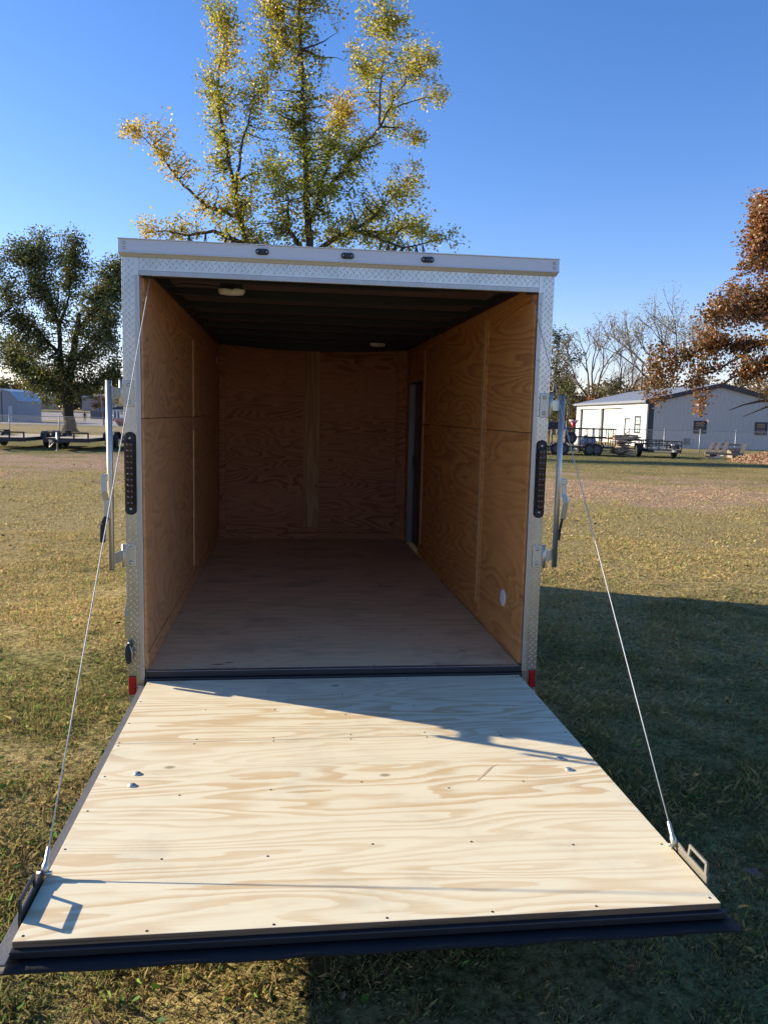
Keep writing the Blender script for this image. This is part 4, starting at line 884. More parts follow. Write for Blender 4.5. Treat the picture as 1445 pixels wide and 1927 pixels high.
# gable with window holes
WG = [(3.55, 4.45, 1.17, 2.07), (8.22, 9.08, 1.17, 2.07)]
gb = MB(); x = 0.0
for a, b_, z0, z1 in WG:
    gb.box(x, a, 0, .06, -.6, EV-.02); gb.box(a, b_, 0, .06, -.6, z0); gb.box(a, b_, 0, .06, z1, EV-.02); x = b_
gb.box(x, WID, 0, .06, -.6, EV-.02); gb.prism([(0, EV-.02), (WID, EV-.02), (WID/2, RD-.03)], 0, .06, 1); SP(gb, 'gable_wall', M['shop_gable'])
SP(MB().box(WID-.12, WID, .06, LEN, -.6, EV), 'wall', M['shop_gable']); SP(MB().prism([(.12, -.6), (WID-.12, -.6), (WID-.12, EV), (WID/2, RD-.05), (.12, EV)], LEN-.06, LEN, 1), 'wall', M['shop_gable'])
for s in (0, 1):
    xa, xb = (-.28, WID/2) if s == 0 else (WID+.28, WID/2); za = EV-.07+.03
    rp = MB().prism([(xa, za), (xb, RD+.03), (xb, RD+.11), (xa, za+.08)], -.20, LEN+.2, 1); SP(rp, 'roof', M['shop_roof'])
    SP(MB().hexa([(xa, -.21, za-.24), (xb, -.21, RD-.18), (xb, -.205, RD-.18), (xa, -.205, za-.24), (xa, -.21, za+.10), (xb, -.21, RD+.13), (xb, -.205, RD+.13), (xa, -.205, za+.10)]), 'rake_trim', M['dark_trim'])
    SP(MB().prism([(xa, za-.02), (xb, RD+.02), (xb, RD-.20), (xa+.02, za-.24)], -.203, -.012, 1), 'soffit', M['dark_trim'])
SP(MB().box(-.34, -.281, -.18, LEN+.2, EV-.16, EV+.02), 'gutter', M['shop_roof'])
SP(MB().box(-.015, .42, -.012, -.001, -.6, EV-.22).box(-.015, -.001, -.001, .30, -.6, EV-.18), 'corner_trim', M['dark_trim'])
for a, (yb, ya, h) in enumerate(G):
    d_ = SP(MB().box(.30, .36, ya, yb, -.6, h), 'garage_door', M['door_white'])
    for k in range(1, 6): SP(MB().box(.285, .30, ya+.02, yb-.02, k*h/6-.015, k*h/6+.015), 'door_rail', M['shop_wall'], d_)
    jm = MB().box(.121, .36, yb, yb+.10, -.6, h+.1); jm.box(.121, .36, ya-.10, ya, -.6, h+.1); jm.box(.121, .36, ya, yb, h, h+.1); SP(jm, 'door_frame', M['dark_trim'], d_)
ed = SP(MB().box(.07, .11, DOOR[1]+.05, DOOR[0]-.05, -.5, DOOR[2]-.05), 'entry_door', M['door_white'])
SP(MB().box(-.012, .06, DOOR[0]-.05, DOOR[0]+.05, -.6, DOOR[2]+.05).box(-.012, .06, DOOR[1]-.05, DOOR[1]+.05, -.6, DOOR[2]+.05).box(-.012, .06, DOOR[1]+.05, DOOR[0]-.05, DOOR[2]-.05, DOOR[2]+.05), 'door_frame', M['dark_trim'], ed)
SP(MB().box(-.06, .07, DOOR[1]+.12, DOOR[1]+.17, 1.0, 1.05), 'handle', M['black'], ed)
def shop_window(kind, a, b_, z0, z1, glass):
    f = MB(); t = .09
    def bx(u0, u1, v0, v1, w0, w1):
        if kind == 'gable': f.box(u0, u1, -w1, -w0+.03, v0, v1)
        else: f.box(-w1, -w0+.03, u0, u1, v0, v1)
    bx(a-.04, b_+.04, z0-.04, z0+t, 0, .04); bx(a-.04, b_+.04, z1-t, z1+.04, 0, .04); bx(a-.04, a+t, z0+t, z1-t, 0, .04); bx(b_-t, b_+.04, z0+t, z1-t, 0, .04)
    m_ = (z0+z1)/2; bx(a+t, b_-t, m_-.05, m_+.05, 0, .03)
    w = SP(f, 'window', M['dark_trim'])
    for q0, q1 in ((z0+t, m_-.05), (m_+.05, z1-t)):
        g_ = MB(); g_.box(a+t, b_-t, .02, .03, q0, q1) if kind == 'gable' else g_.box(.02, .03, a+t, b_-t, q0, q1)
        SP(g_, 'pane', glass, w)
        mm = MB(); zc = (q0+q1)/2
        if kind == 'gable': mm.box(a+t, b_-t, .012, .0195, zc-.015, zc+.015)
        else: mm.box(.012, .0195, a+t, b_-t, zc-.015, zc+.015); mm.box(.008, .0195, (a+b_)/2-.02, (a+b_)/2+.02, q0, zc-.016)
        SP(mm, 'glazing_bar', M['dark_trim'], w)
for q in WG: shop_window('gable', *q, M['glass'])
shop_window('side', WINL[1], WINL[0], WINL[2], WINL[3], M['shade'])
SP(MB().box(2.85, 3.25, -.16, -.001, .30, .75), 'meter_box', simple('meter_grey', (.17, .17, .18), .6), bevel=.01)
SP(MB().box(-.02, WID, -.02, -.0005, -.6, -.02).box(-.022, -.0005, 0, LEN, -.6, -.02), 'foundation', M['concrete'])

# ------------------------------------------------------------------ fences
def chain_fence(label, c0, d0, c1, d1, h, step, dz=0.0, wire=.0042, pitch=.11, post_r=.035):
    a, b = W(c0, d0), W(c1, d1); L = math.hypot(b.x-a.x, b.y-a.y); rz = math.atan2(b.y-a.y, b.x-a.x)
    f = thing('chain_link_fence', label, 'fence', (a.x, a.y, a.z), rz)
    gzl = lambda u: ground_z(a.x+math.cos(rz)*u, a.y+math.sin(rz)*u)-a.z
    n = int(L/step)
    for k in range(n+1):
        u = k*step; z = gzl(u); MB().cyl((u, 0, z-.2), (u, 0, z+h+.03), post_r, 10).obj('post', M['galv'], f)
        MB().lathe([(post_r*1.25, 0), (post_r*1.25, .03), (.008, .07)], (u, 0, z+h+.025), 2, 8).obj('post_cap', M['galv'], f)
    MB().tube([(u, 0, gzl(u)+h) for u in np.arange(0, n*step+.01, step/2)], .024, 8).obj('top_rail', M['galv'], f)
    P = []; F = []
    for s in (-1, 1):
        for u in np.arange(-h, n*step, pitch):
            ua, ub = (u, u+h); za, zb = 0.03, h
            if ua < 0: za += (-ua)/h*(h-.03); ua = 0
            if ub > n*step: zb -= (ub-n*step)/h*(h-.03); ub = n*step
            q0 = np.array([ua, .012*s, za+gzl(ua)]); q1 = np.array([ub, .012*s, zb+gzl(ub)])
            if s < 0: q0[2], q1[2] = (h+.03-za)+gzl(ua), (h+.03-zb)+gzl(ub)
            d = q1-q0; d /= np.linalg.norm(d)+1e-9; w = np.array([-d[2], 0, d[0]])*wire/2; t = np.array([0, wire/2, 0]); i = len(P)
            P += [q0+w, q0-w*.5+t, q0-w*.5-t, q1+w, q1-w*.5+t, q1-w*.5-t]; F += [(i, i+1, i+4, i+3), (i+1, i+2, i+5, i+4), (i+2, i, i+3, i+5)]
    o = np_mesh('chain_link', np.array(P), np.array(F), M['galv']); o.parent = f; o['kind'] = 'stuff'
    return f
M['galv'] = m_aluminium('galvanised_wire', (0.42, 0.42, 0.41), .6, .2, .5)
chain_fence('chain link fence on grey posts in front of the metal shop', 8.8, 51.5, 31.5, 51.0, 1.44, 2.27)
chain_fence('chain link fence running past the oak behind the flatbed trailers', -37.0, 62, -14, 62.6, 1.28, 3.84)

# ------------------------------------------------------------------ utility trailers and stacks by the fence
M['bluegrey_rim'] = simple('dull_rim', (.09, .09, .095), .5, .3); M['tyre'] = M['rubber']; M['deck_wood'] = simple('pale_deck_wood', (0.42, 0.34, 0.23), .8, 0, .2, 1.5, .2); M['old_wood'] = simple('weathered_wood', (0.27, 0.21, 0.16), .85, 0, .25, 2.5, .3)
M['fresh_wood'] = simple('fresh_sawn_wood', (0.56, 0.40, 0.25), .8, 0, .2, 2.5, .2); M['dark_wood'] = simple('dark_wet_wood', (0.075, 0.055, 0.042), .8, 0, .3, 3, .3)
def wheel(parent, x, y, z, r=.34, w=.2):
    t = MB().lathe([(r*.6, -w/2), (r*.9, -w/2), (r, -w*.36), (r, w*.36), (r*.9, w/2), (r*.6, w/2)], (x, y, z), 0, 20).obj('wheel', M['tyre'], parent)
    MB().lathe([(r*.58, -w*.46), (r*.55, -w*.3), (r*.2, -w*.42), (r*.2, w*.42), (r*.55, w*.3), (r*.58, w*.46)], (x, y, z), 0, 16).obj('rim', M['zinc'], t); return t
# small tube rail trailer seen from its tongue
b = W(15.15, 43); t = thing('utility_trailer', 'small black utility trailer with a low tube rail seen end on', 'trailer', (b.x, b.y, b.z), YAW)
MB().box(-.82, .82, .0, 3.0, .30, .44).obj('bed_frame', M['black'], t); MB().box(-.78, .78, .04, 2.96, .442, .47).obj('deck', M['deck_wood'], t)
rl = MB()
for zz in (.90, .70): rl.beam((-.80, 0.02, zz), (.80, .02, zz), .04, .05); rl.beam((-.80, 2.98, zz), (.80, 2.98, zz), .04, .05); rl.beam((-.80, 0.02, zz), (-.80, 2.98, zz), .04, .05); rl.beam((.80, 0.02, zz), (.80, 2.98, zz), .04, .05)
for x in (-.80, -.42, 0, .42, .80): rl.beam((x, .02, .44), (x, .02, .90), .045, .045, (0, 1, 0)); rl.beam((x, 2.98, .44), (x, 2.98, .90), .045, .045, (0, 1, 0))
for yy in (.75, 1.5, 2.25):
    for x in (-.80, .80): rl.beam((x, yy, .44), (x, yy, .9), .045, .045, (0, 1, 0))
rl.obj('side_rail', M['black'], t)
for s in (-1, 1):
    wheel(t, s*.99, 1.6, .34)
    MB().prism([(1.15, .35), (1.2, .68), (1.35, .74), (1.85, .74), (2.0, .68), (2.05, .35), (2.03, .35), (1.98, .66), (1.84, .72), (1.36, .72), (1.22, .66), (1.17, .35)], s*.99-.13, s*.99+.13, 0).obj('fender', M['black'], t)
MB().beam((-.7, .02, .36), (0, -1.1, .40), .06, .09).beam((.7, .02, .36), (0, -1.1, .40), .06, .09).obj('tongue', M['black'], t)
MB().box(-.06, .06, -1.3, -1.05, .38, .48).obj('coupler', M['zinc'], t); MB().cyl((0, -.9, .05), (0, -.9, .72), .035, 10).box(-.08, .08, -.98, -.82, .01, .04).obj('tongue_jack', M['black'], t)
MB().box(-.08, .08, -.96, -.86, .72, .78).obj('jack_cap', M['white'], t)
# tall railed trailer seen from its side
b = W(12.65, 44); t = thing('railed_trailer', 'black trailer with tall rail sides and a spare tyre beside the lumber stack', 'trailer', (b.x, b.y, b.z), YAW)
L = 6.2
MB().box(-L, 0, -.04, .0, .40, .52).box(-L, 0, 1.9, 1.96, .40, .52).box(-.06, 0, .0, 1.9, .40, .52).obj('bed_frame', M['black'], t); MB().box(-L+.03, -.07, .001, 1.899, .48, .515).obj('deck', M['old_wood'], t)
rl = MB()
for yy in (0, 1.92):
    rl.beam((-L, yy, 1.46), (0, yy, 1.46), .06, .06); rl.beam((-1.75, yy+.001, .98), (0, yy+.001, .98), .05, .08)
    for k in range(17): rl.beam((-k*L/16, yy, .52), (-k*L/16, yy, 1.43), .045, .045, (0, 1, 0))
for k in range(5): rl.beam((0, k*.48, .52), (0, k*.48, 1.43), .045, .045, (0, 1, 0))
rl.beam((0, 0, 1.46), (0, 1.92, 1.46), .06, .06); rl.obj('side_rail', M['black'], t)
for x in (-1.45, -1.05, -2.9, -3.25):
    q = MB().lathe([(.2, -.1), (.30, -.1), (.335, -.07), (.335, .07), (.30, .1), (.2, .1)], (x, -.16, .335), 1, 20).obj('wheel', M['tyre'], t); MB().lathe([(.19, -.106), (.17, -.07), (.05, -.05), (.05, .05), (.19, .06)], (x, -.16, .335), 1, 14).obj('rim', M['bluegrey_rim'], q)
for x in (-1.25, -3.07): MB().prism([(x-.62, .45), (x-.5, .72), (x+.5, .72), (x+.62, .45), (x+.58, .45), (x+.48, .69), (x-.48, .69), (x-.58, .45)], -.30, -.045, 1).obj('fender', M['black'], t)
q = MB().lathe([(.19, -.09), (.29, -.10), (.33, -.06), (.33, .06), (.29, .10), (.19, .09)], (-2.5, -.16, .96), 1, 22).obj('spare_tyre', M['tyre'], t); MB().lathe([(.18, -.09), (.16, -.05), (.05, -.04), (.05, .04), (.18, .05)], (-2.5, -.16, .96), 1, 14).obj('rim', M['white'], q)
# dark toolbox, tank and the red and clear hopper
b = W(9.95, 47); tb = thing('toolbox', 'dark blue metal box showing above the railed trailer', 'box', (b.x, b.y, b.z), YAW)
MB().prism([(-.42, 1.38), (.42, 1.38), (.42, 1.72), (.30, 1.80), (-.36, 1.80), (-.42, 1.72)], 0, .9, 1).obj('body', simple('navy_paint', (.012, .018, .035), .35), tb, .02); MB().box(-.44, .44, -.012, .91, 1.68, 1.705).obj('lid_seam', M['black'], tb)
MB().box(-.36, -.30, .1, .16, 0, 1.379).box(.30, .36, .1, .16, 0, 1.379).box(-.36, -.30, .7, .76, 0, 1.379).box(.30, .36, .7, .76, 0, 1.379).obj('stand', M['black'], tb)
b = W(12.0, 48); tk = thing('plastic_tank', 'grey rounded tank on the ground behind the railed trailer', 'tank', (b.x, b.y, b.z), YAW)
MB().lathe([(.02, -.62), (.30, -.60), (.42, -.50), (.45, -.3), (.45, .3), (.42, .50), (.30, .60), (.02, .62)], (0, 0, .55), 0, 22).obj('tank_body', simple('tank_grey', (.33, .34, .35), .5), tk)
MB().box(-.45, -.35, -.35, .35, 0, .3).box(.35, .45, -.35, .35, 0, .3).obj('cradle', M['black'], tk); MB().lathe([(.12, 0), (.12, .06), (.10, .07)], (0, 0, .985), 2, 12).obj('lid', M['black'], tk)
b = W(10.68, 45.6); hp = thing('seed_hopper', 'clear cone hopper with a red lower half standing over the railed trailer', 'hopper', (b.x, b.y, b.z), YAW)
MB().lathe([(.03, 1.48), (.04, 1.50), (.20, 1.80), (.17, 1.80)], (0, 0, 0), 2, 14).obj('cone', simple('red_plastic', (.50, .02, .05), .4), hp)
MB().lathe([(.20, 1.801), (.28, 1.93), (.30, 1.93), (.205, 1.80)], (0, 0, 0), 2, 14).obj('rim', simple('pink_clear_plastic', (.62, .38, .42), .3), hp); MB().cyl((0, 0, 0), (0, 0, 1.5), .03, 8).obj('stand', M['black'], hp)
# stack of rough lumber: every board a piece
b = W(13.2, 44.2); st = thing('lumber_stack', 'ragged stack of old boards between the railed trailer and the small one', 'lumber', (b.x, b.y, b.z), YAW)
r = random.Random(4); z = .02
for k in range(17):
    top = k > 10; n = r.choice((1, 2)) if not top else 2
    for j in range(n):
        ww = r.uniform(.35, .55) if not top else r.uniform(.5, .7); xc = r.uniform(-.16, .16)+(j-.5*(n-1))*.5; th = r.uniform(.045, .075); hw = ww*(.82 if top else .52)
        a = r.uniform(-.06, .06); tl = r.uniform(-.05, .05)*(2.2 if top else 1)
        pts = [(xc+sx*hw*(1+.06*sy), sy*.55+a*sx, z+zz+tl*sx*hw*2) for zz in (0, th) for sx, sy in ((-1, -1), (1, -1), (1, 1), (-1, 1))]
        MB().hexa(pts).obj('plank', M['fresh_wood'] if (top and r.random() < .45) or r.random() < .1 else (M['old_wood'] if r.random() < .5 else M['dark_wood']), st)
    z += .068
MB().hexa([(-.60, -.5, z-.04), (.62, -.5, z-.0), (.62, .5, z-.0), (-.60, .5, z-.04), (-.60, -.5, z-.01), (.62, -.5, z+.03), (.62, .5, z+.03), (-.60, .5, z-.01)]).obj('plank', M['old_wood'], st)
MB().beam((-.1, -.2, z), (.28, .1, z+.22), .08, .03).obj('plank', M['old_wood'], st)
# broken pallet propped on blocks
b = W(19.0, 45); pl = thing('wooden_pallet', 'weathered slatted pallet leaning on blocks above the chip pile', 'pallet', (b.x, b.y, b.z), YAW)
for (x0, z0, x1, z1, y) in ((-1.15, .28, 1.0, .22, -.45), (-.75, .52, 1.15, .52, .05), (-.45, .78, 1.2, .74, .5)): MB().beam((x0, y, z0), (x1, y, z1), .09, .11).obj('stringer', M['old_wood'], pl)
for x in (-1.0, -.62, -.2, .85):
    MB().hexa([(x-.1, -.5, .30), (x+.14, -.5, .30), (x+.80, .52, .84), (x+.56, .52, .84), (x-.1, -.5, .335), (x+.14, -.5, .335), (x+.80, .52, .875), (x+.56, .52, .875)]).obj('slat', M['old_wood'], pl)
for x0, x1, zz in ((.05, .55, .50), (.30, .8, .42)): MB().beam((x0, .02, zz+.08), (x1, -.25, zz-.06), .12, .03).obj('slat', M['old_wood'], pl)
MB().box(-.85, -.45, -.4, .2, .02, .23).obj('block', M['dark_wood'], pl); MB().box(.5, 1.1, -.2, .5, .02, .46).obj('block', M['old_wood'], pl)
b = W(18.15, 44.2); bb = thing('loose_board', 'pale short board lying in front of the pallet blocks', 'board', (b.x, b.y, b.z), YAW+.2)
MB().box(-.28, .30, -.12, .12, .01, .09).obj('plank', M['fresh_wood'], bb); MB().beam((.2, .15, .03), (.85, .3, .16), .15, .05).obj('plank', M['white'], bb)
# chip pile
r = np.random.default_rng(3); b = W(20.7, 39.4); n = 9000
px_, py_ = r.uniform(-1, 1, n), r.uniform(-1, 1, n); k = px_**2+py_**2 < 1; px_, py_ = px_[k], py_[k]; n = len(px_)
hh = lambda u, v: .62*np.clip(1-(u*u+v*v), 0, 1)**.8*(1+.2*np.sin(u*5+1)*np.cos(v*4))
mx, my = np.meshgrid(np.linspace(-1, 1, 40), np.linspace(-1, 1, 40)); ox = mx.ravel()*3.6; oy = my.ravel()*2.6
kx = np.arange(1600).reshape(40, 40); fq = np.stack([kx[:-1, :-1].ravel(), kx[:-1, 1:].ravel(), kx[1:, 1:].ravel(), kx[1:, :-1].ravel()], 1)
cp_ = np.stack([b.x+RX*ox-RY*oy, b.y+RY*ox+RX*oy], 1)
M['chips'] = simple('wood_chips', (0.40, 0.245, 0.145), .9, 0, .35, 5, .5)
mnd = np_mesh('wood_chip_pile', np.stack([cp_[:, 0], cp_[:, 1], ground_z(cp_[:, 0], cp_[:, 1])-.04+hh(mx.ravel(), my.ravel())], 1), fq, M['chips'], smooth=True)
tag(mnd, 'pile of orange brown wood chips on the grass by the pallet', 'wood chips', kind='stuff')
ox, oy = px_*3.6, py_*2.6; cx, cy = b.x+RX*ox-RY*oy, b.y+RY*ox+RX*oy
pos = np.stack([cx, cy, ground_z(cx, cy)-.02+hh(px_, py_)], 1)
ch = leaf_mesh('wood_chips', pos, .11, lerp_cols([(0, (.22, .12, .07)), (.5, (.44, .27, .16)), (1, (.62, .44, .30))], r.random(n)), M['litter'], r, 0.0, .3); tag(ch, 'loose wood chips scattered over the chip pile', 'wood chips', kind='stuff')
# lamp pole
b = W(30.0, 95); po = thing('lamp_pole', 'wooden pole with a barn lamp rising behind the shop roof', 'pole', (b.x, b.y, b.z), YAW)
MB().cyl((0, 0, -.3), (0, 0, 8.7), .15, 10, .11).obj('post', M['bark_grey'], po); MB().tube([(0, 0, 8.3), (-.35, 0, 8.55), (-.75, 0, 8.6)], .03, 8).obj('arm', M['galv'], po)
MB().lathe([(.10, 0), (.24, -.12), (.22, -.22), (.08, -.30)], (-.85, 0, 8.68), 2, 12).obj('lamp_shade', M['white'], po)

# ------------------------------------------------------------------ flatbed car trailers by the other fence
def flatbed(c, d, label, rz=0.0, group='low black car trailers parked by the fence'):
    b = W(c, d); t = thing('flatbed_trailer', label, 'trailer', (b.x, b.y, b.z), YAW+rz, group)
    MB().box(-1.05, 1.05, 0, .08, .36, .54).box(-1.05, -.97, .08, 5.4, .38, .54).box(.97, 1.05, .08, 5.4, .38, .54).obj('bed_frame', M['black'], t)
    for k in range(9): MB().box(-.965+k*.215, -.965+k*.215+.208, .09, 5.39, .50, .545).obj('plank', M['deck_wood'], t)
    rl = MB().beam((-1.0, .04, .78), (1.0, .04, .78), .05, .06)
    for x in (-.97, -.33, .33, .97): rl.beam((x, .04, .54), (x, .04, .76), .06, .05, (0, 1, 0))
    rl.obj('front_rail', M['black'], t)
    for s in (-1, 1):
        for yy in (2.3, 3.2): wheel(t, s*1.20, yy, .35)
        MB().prism([(1.75, .45), (1.85, .72), (2.0, .80), (3.5, .80), (3.65, .72), (3.75, .45), (3.72, .45), (3.63, .70), (3.5, .775), (2.0, .775), (1.87, .70), (1.78, .45)], s*1.21-.15, s*1.21+.15, 0).obj('fender', M['black'], t)
    MB().beam((-.8, .02, .42), (0, -1.3, .44), .07, .1).beam((.8, .02, .42), (0, -1.3, .44), .07, .1).obj('tongue', M['black'], t)
    MB().box(-.06, .06, -1.5, -1.25, .42, .54).obj('coupler', M['black'], t); MB().cyl((0, -1.1, .04), (0, -1.1, .85), .04, 10).box(-.09, .09, -1.2, -1.0, .01, .04).obj('tongue_jack', M['zinc'], t)
    MB().tube([(-.05, -1.3, .42), (-.30, -1.1, .20), (-.42, -.9, .18), (-.5, -.6, .38)], .02, 6).obj('safety_chain', M['zinc'], t)
    for s in (-1, 1): MB().box(s*.8-.05, s*.8+.05, -.012, 0, .42, .48).obj('lamp', M['red'], t)
    return t
a = flatbed(-14.5, 36.2, 'low black car trailer with pale deck parked in front of the oak trunk', .03)
c_ = copy_tree(a); p = W(-17.35, 36.0); c_.location = p; c_.rotation_euler.z = YAW+.06; c_['label'] = 'low black car trailer cut by the edge beside the one at the oak'
c_ = copy_tree(a); p = W(-11.15, 36.6); c_.location = p; c_.rotation_euler.z = YAW+.02; c_['label'] = 'low black car trailer mostly hidden behind the lock bar of the cargo trailer'
# things across the lot
M['bluegrey'] = m_rib('blue_grey_steel', (0.215, 0.235, 0.26), .4, 1, .03, .04); M['bluegrey2'] = m_rib('blue_grey_steel_end', (0.25, 0.27, 0.295), .4, 0, .03, .04)
b = W(-57.6, 120); mb_ = thing('metal_barn', 'blue grey metal barn with a pale door by the gravel lot', 'building', (b.x, b.y, -.98), YAW)
MB().prism([(0, -1), (2.45, -1), (2.45, 3.1), (1.3, 4.4), (0, 4.75)], 0, 8, 1).obj('wall', M['bluegrey2'], mb_); MB().box(-9, -.001, .02, 8, -1, 4.4).obj('wall', M['bluegrey'], mb_)
MB().prism([(-9.2, 4.41), (-.001, 4.41), (0, 4.77), (1.33, 4.42), (2.6, 3.06), (2.6, 3.16), (1.36, 4.54), (0, 4.92), (-9.2, 4.62)], -.15, 8.1, 1).obj('roof', simple('pale_blue_roof', (.36, .42, .48), .5), mb_)
MB().box(.95, 1.55, -.03, -.001, -.1, 2.35).obj('door', simple('pale_door', (.46, .48, .50), .5), mb_); MB().box(-.06, .06, -.03, 0.019, -1, 4.4).obj('corner_trim', M['dark_trim'], mb_)
M['bin_blue'] = simple('bin_blue', (.015, .075, .30), .5)
for c, lab in ((-90.0, 'blue steel refuse bin nearer the metal barn'), (-87.9, 'blue steel refuse bin nearer the oak')):
    b = W(c, 200); bn = thing('refuse_bin', lab, 'bin', (b.x, b.y, b.z), YAW, 'blue bins across the lot')
    MB().prism([(-.75, .1), (.75, .1), (.95, 1.25), (-.95, 1.25)], 0, 1.5, 1).obj('body', M['bin_blue'], bn); MB().box(-.97, .97, -.03, 1.55, 1.25, 1.36).obj('lid', M['bin_blue'], bn)
    MB().box(-.8, -.6, .2, .4, 0, .1).box(.6, .8, .2, .4, 0, .1).obj('caster', M['black'], bn)
def hall(name, label, c, d, w, dep, h, rise, wall, roof, doors=()):
    b = W(c, d); t = thing(name, label, 'building', (b.x, b.y, b.z), YAW)
    MB().box(0, w, 0, dep, -.8, h).obj('wall', wall, t); MB().prism([(-.3, h+.002), (dep+.3, h+.002), (dep/2, h+rise)], -.3, w+.3, 0).obj('roof', roof, t)
    for x0, x1, z0, z1, m_ in doors: MB().box(x0, x1, -.06, -.001, z0, z1).obj('door' if z0 < .3 else 'window', m_, t)
    return t
M['mauve'] = simple('mauve_grey_wall', (.30, .275, .285), .8, 0, .04, .2, .05)
hall('storage_hall', 'long mauve grey hall behind the oak trunk', -79.8, 210, 13.5, 9, 3.6, .9, M['mauve'], simple('hall_roof', (.33, .31, .31), .6), ((8.6, 11.2, 0, 1.9, M['white']),))
hall('brick_house', 'low tan house with a pale roof above the metal barn', -112, 230, 14, 9, 3.0, 2.0, simple('tan_wall', (.36, .27, .20), .8), simple('pale_roof', (.40, .44, .48), .6), ((3, 4.2, 1, 2.2, M['glass']), (8, 9.2, 1, 2.2, M['glass'])))
hall('white_shed', 'white sided shed beyond the road left of the oak trunk', -81, 225, 7, 6, 2.4, .8, M['white'], simple('grey_roof', (.25, .26, .28), .6), ((1, 2, 0, 2.0, M['mauve']),))
b = W(-55.3, 150); ct = thing('shipping_container', 'long dark grey container beyond the gravel lot', 'container', (b.x, b.y, b.z), YAW)
m_ = MB().box(-.1, 3.3, 0, 6, .1, 1.5)
m_.obj('body', m_rib('container_steel', (.10, .105, .12), .25, 0, .04), ct)
for x in (-.1, 3.22): MB().box(x-.02, x+.10, -.03, .08, 0, 1.56).obj('corner_post', M['dark_trim'], ct)
MB().box(2.1, 2.9, -.02, -.001, .8, 1.3).obj('sign', simple('faded_red_sign', (.30, .06, .06), .7), ct)
b = W(-47.9, 140); sh = thing('open_shelter', 'dark roofed open shelter with white and red posts', 'shelter', (b.x, b.y, b.z), YAW)
MB().prism([(-.3, 2.15), (6.3, 2.15), (6.3, 2.6), (2.2, 3.0), (-.3, 2.35)], -.3, 5, 1).obj('roof', M['dark_trim'], sh)
for k in range(6): MB().box(.05+k*.6, .20+k*.6, 0, .15, .55, 2.149).obj('post', M['white'], sh); MB().box(.04+k*.6, .21+k*.6, -.01, .16, 0, .549).obj('post', M['red'], sh)
MB().box(-.1, 6.1, .16, 4.8, -.3, .05).obj('slab', M['concrete'], sh)
b = W(-37.4, 110); rs = thing('red_feed_cart', 'slanted red slatted cart past the gravel lot', 'cart', (b.x, b.y, b.z), YAW)
MB().prism([(0.0, .85), (2.2, .85), (2.2, .05), (.55, .05)], 0, 1.4, 1).obj('body', simple('dull_red', (.26, .055, .06), .6), rs)
for k in range(6): MB().beam((.25+k*.34, -.03, .80), (.6+k*.3, -.03, .12), .06, .05, (0, 1, 0)).obj('slat', M['dark_wood'], rs)
for x in (.8, 1.9): MB().lathe([(.05, -.06), (.2, -.06), (.2, .06), (.05, .06)], (x, -.12, .2), 1, 12).obj('wheel', M['tyre'], rs)
for nm, lab, c, d, h, rr_, tilt in (('utility_pole', 'thin leaning grey pole beside the lock bar', -38.8, 110, 4.9, .11, -.35), ('utility_pole', 'tall thin pole over the metal barn', -96, 205, 8.2, .16, 0),
                                    ('utility_pole', 'pale pole behind the blue bins', -85.7, 206, 4.6, .14, .1), ('utility_pole', 'second pale pole behind the blue bins next to the oak', -84.6, 208, 4.4, .12, 0)):
    b = W(c, d); t = thing(nm, lab, 'pole', (b.x, b.y, b.z), YAW); MB().cyl((0, 0, -.3), (tilt, 0, h), rr_, 8, rr_*.7).obj('post', M['bark_grey'] if 'pale' not in lab else M['galv'], t)
    MB().box(tilt-.35, tilt+.35, -.05, .05, h-.5, h-.42).obj('crossarm', M['bark_grey'], t)

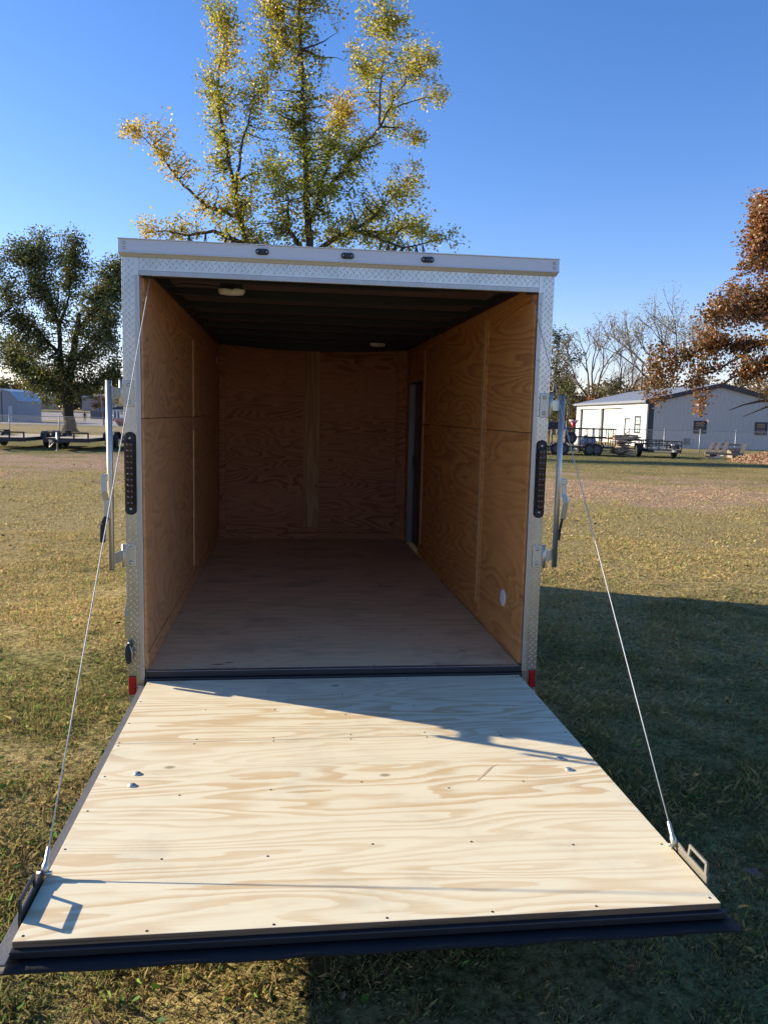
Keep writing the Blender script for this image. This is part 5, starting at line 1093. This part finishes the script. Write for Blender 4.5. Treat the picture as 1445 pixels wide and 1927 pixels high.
# a walker on the lot: one skinned body
b = W(-48.6, 129); pr_ = thing('person', 'person in dark clothes standing on the gravel lot beside the oak trunk', 'person', (b.x, b.y, b.z+.04), YAW)
J = [((0, 0, .92), .13), ((0, 0, 1.15), .13), ((0, 0, 1.38), .15), ((0, -.01, 1.52), .055), ((0, -.02, 1.60), .085), ((0, -.02, 1.70), .095),
     ((-.20, 0, 1.40), .065), ((-.26, 0, 1.13), .05), ((-.24, -.10, .90), .04), ((.20, 0, 1.40), .065), ((.27, .02, 1.13), .05), ((.26, -.04, .88), .04),
     ((-.10, 0, .86), .10), ((-.12, -.04, .48), .07), ((-.13, .02, .08), .05), ((-.13, -.14, .04), .04), ((.10, 0, .86), .10), ((.13, .05, .48), .07), ((.15, .12, .08), .05), ((.15, -.04, .04), .04)]
E_ = [(0, 1), (1, 2), (2, 3), (3, 4), (4, 5), (2, 6), (6, 7), (7, 8), (2, 9), (9, 10), (10, 11), (0, 12), (12, 13), (13, 14), (14, 15), (0, 16), (16, 17), (17, 18), (18, 19)]
me = bpy.data.meshes.new('body'); me.from_pydata([j[0] for j in J], E_, []); me.materials.append(simple('dark_clothes', (.03, .03, .035), .8))
bo = bpy.data.objects.new('body', me); C.objects.link(bo); bo.parent = pr_
sk = bo.modifiers.new('skin', 'SKIN'); sk.use_smooth_shade = True; bo.modifiers.new('smooth', 'SUBSURF').levels = 1
if not me.skin_vertices: bm = bmesh.new(); bm.from_mesh(me); bm.verts.layers.skin.verify(); bm.to_mesh(me); bm.free()
for i, (q, rad) in enumerate(J): me.skin_vertices[0].data[i].radius = (rad, rad*.8)
me.skin_vertices[0].data[0].use_root = True
hd_ = MB().lathe([(.01, .03), (.075, .0), (.10, -.08), (.098, -.14)], (0, -.005, 1.80), 2, 12); hd_.obj('hair', M['dark_wood'], pr_)

# the big star shaped leaf on the shaded grass
lf = MB(); cx, cy = 1.49, -1.388; z = GZ+.035; pts = [(cx, cy, z)]
for k in range(10):
    a = 2*math.pi*k/10+.3; q = .036 if k % 2 == 0 else .014; pts.append((cx+q*math.cos(a), cy+q*math.sin(a), z+(.010 if k % 2 == 0 else .004)*math.sin(k*2.3)+.004))
lf.add(pts, [(0, 1+k, 1+(k+1) % 10) for k in range(10)]); lf.tube([(cx, cy, z), (cx-.03, cy-.05, z+.012)], .0012, 5)
o = lf.obj('fallen_leaf', simple('dry_leaf', (.22, .15, .10), .8, 0, .25, 40, .2), fix=False); tag(o, 'dry tan star shaped leaf lying on the shaded grass beside the ramp', 'leaf')
